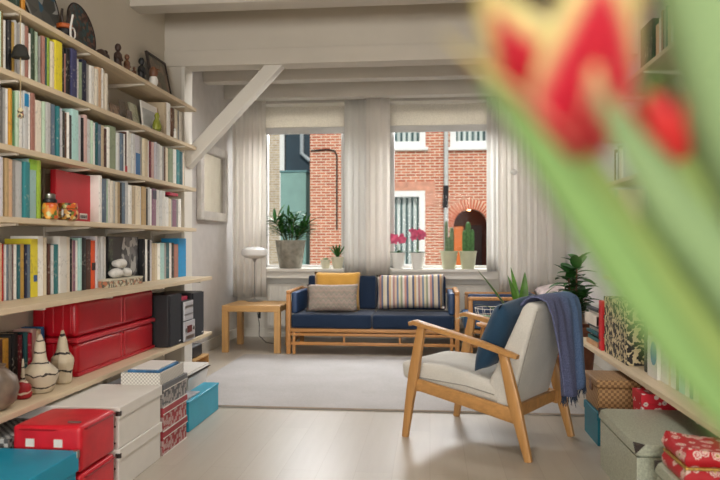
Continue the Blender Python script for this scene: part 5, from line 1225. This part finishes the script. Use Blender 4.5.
# vase on a small console beside the viewer
t = thing('side_table', 'small round table under the tulip vase', 'table', (VX.x+.02, VX.y, 0))
bm = B(); lathe(bm, [(.17, .60), (.175, .605), (.175, .62), (.17, .625), (0, .626)], (0, 0, 0), 32); obj('table_top', bm, m_oakL, t, True)
bm = B(); lathe(bm, [(.14, 0), (.14, .015), (.03, .03), (.025, .60)], (0, 0, 0), 24); obj('pedestal', bm, m_oakL, t, True)
bm = B(); lathe(bm, [(.045, 0), (.052, .02), (.056, .10), (.045, .18), (.05, .22), (.047, .22), (.041, .18), (.05, .10), (.046, .02), (0, .012)], (VX.x+.02, VX.y, .6265), 28)
tag(obj('flower_vase', bm, m_whiteg, None, True), 'white vase that holds the tulips', 'vase')
# ------------------------------------------------------------------ light
w = bpy.data.worlds.new('World'); S.world = w; w.use_nodes = True
nt = w.node_tree; bg = nt.nodes['Background']
sky = nt.nodes.new('ShaderNodeTexSky'); sky.sky_type = 'HOSEK_WILKIE'; sky.sun_direction = (.5, -.4, .75); sky.turbidity = 5; sky.ground_albedo = .5
mxw = nt.nodes.new('ShaderNodeMix'); mxw.data_type = 'RGBA'; mxw.inputs[0].default_value = .75
nt.links.new(sky.outputs[0], mxw.inputs[6]); mxw.inputs[7].default_value = (.92, .96, 1, 1)
nt.links.new(mxw.outputs[2], bg.inputs[0]); bg.inputs[1].default_value = .8
def light(name, typ, loc, direction, energy, color=(1, 1, 1), **k):
    L = bpy.data.lights.new(name, typ); L.energy = energy; L.color = color
    for a, b in k.items(): setattr(L, a, b)
    o = bpy.data.objects.new(name, L); C.objects.link(o); o.location = loc
    o.rotation_euler = Vector(direction).to_track_quat('-Z', 'Y').to_euler(); return o
light('sun', 'SUN', (6, -4, 12), (-.12, .76, -.60), 2.6, (1, .96, .9), angle=.02)
# fill light added outside the made-up rear window to brighten the room
light('added_rear_fill', 'AREA', (-.25, YB-.3, 1.6), (0, 1, -.12), 290, (1, .965, .91), shape='RECTANGLE', size=2.8, size_y=2.1)
# daylight entering by the two street windows from the sky above the street
for (a, b) in WIN:
    light('street_window_daylight', 'AREA', ((a+b)/2, WY+.9, 2.75), (0, -1, -.75), 120, (.97, .98, 1), shape='RECTANGLE', size=b-a, size_y=.8)
light('added_sofa_end_fill', 'AREA', (-.5, 5.36, 2.70), (0, 0, -1), 34, (1, .97, .93), shape='DISK', size=.5)  # no known lamp: fill added out of view behind the lintel, brightens the sofa end
light('added_shelf_fill', 'AREA', (-.3, 2.3, 2.72), (0, 0, -1), 24, (1, .95, .88), shape='DISK', size=.6)  # unseen fill light added to even out the bookshelves, not a real lamp
S.view_settings.view_transform = 'Standard'; S.view_settings.look = 'None'; S.view_settings.gamma = 1; S.view_settings.exposure = 0
S.view_settings.use_curve_mapping = False
try:
    S.cycles.use_denoising = True; S.cycles.max_bounces = 7; S.cycles.diffuse_bounces = 4; S.cycles.transparent_max_bounces = 12; S.cycles.sample_clamp_indirect = 6
    S.cycles.caustics_reflective = False; S.cycles.caustics_refractive = False
except Exception: pass
# ------------------------------------------------------------------ camera
cd = bpy.data.cameras.new('Camera'); cam = bpy.data.objects.new('Camera', cd); C.objects.link(cam)
cam.location = (0, 0, EYE); cam.rotation_euler = (PI/2, 0, TH)
cd.sensor_width = 36; cd.lens = F/720*36; cd.shift_y = 2.5/720; cd.clip_start = .02; cd.clip_end = 200
cd.dof.use_dof = True; cd.dof.focus_distance = 4.2; cd.dof.aperture_fstop = 2.8
S.camera = cam
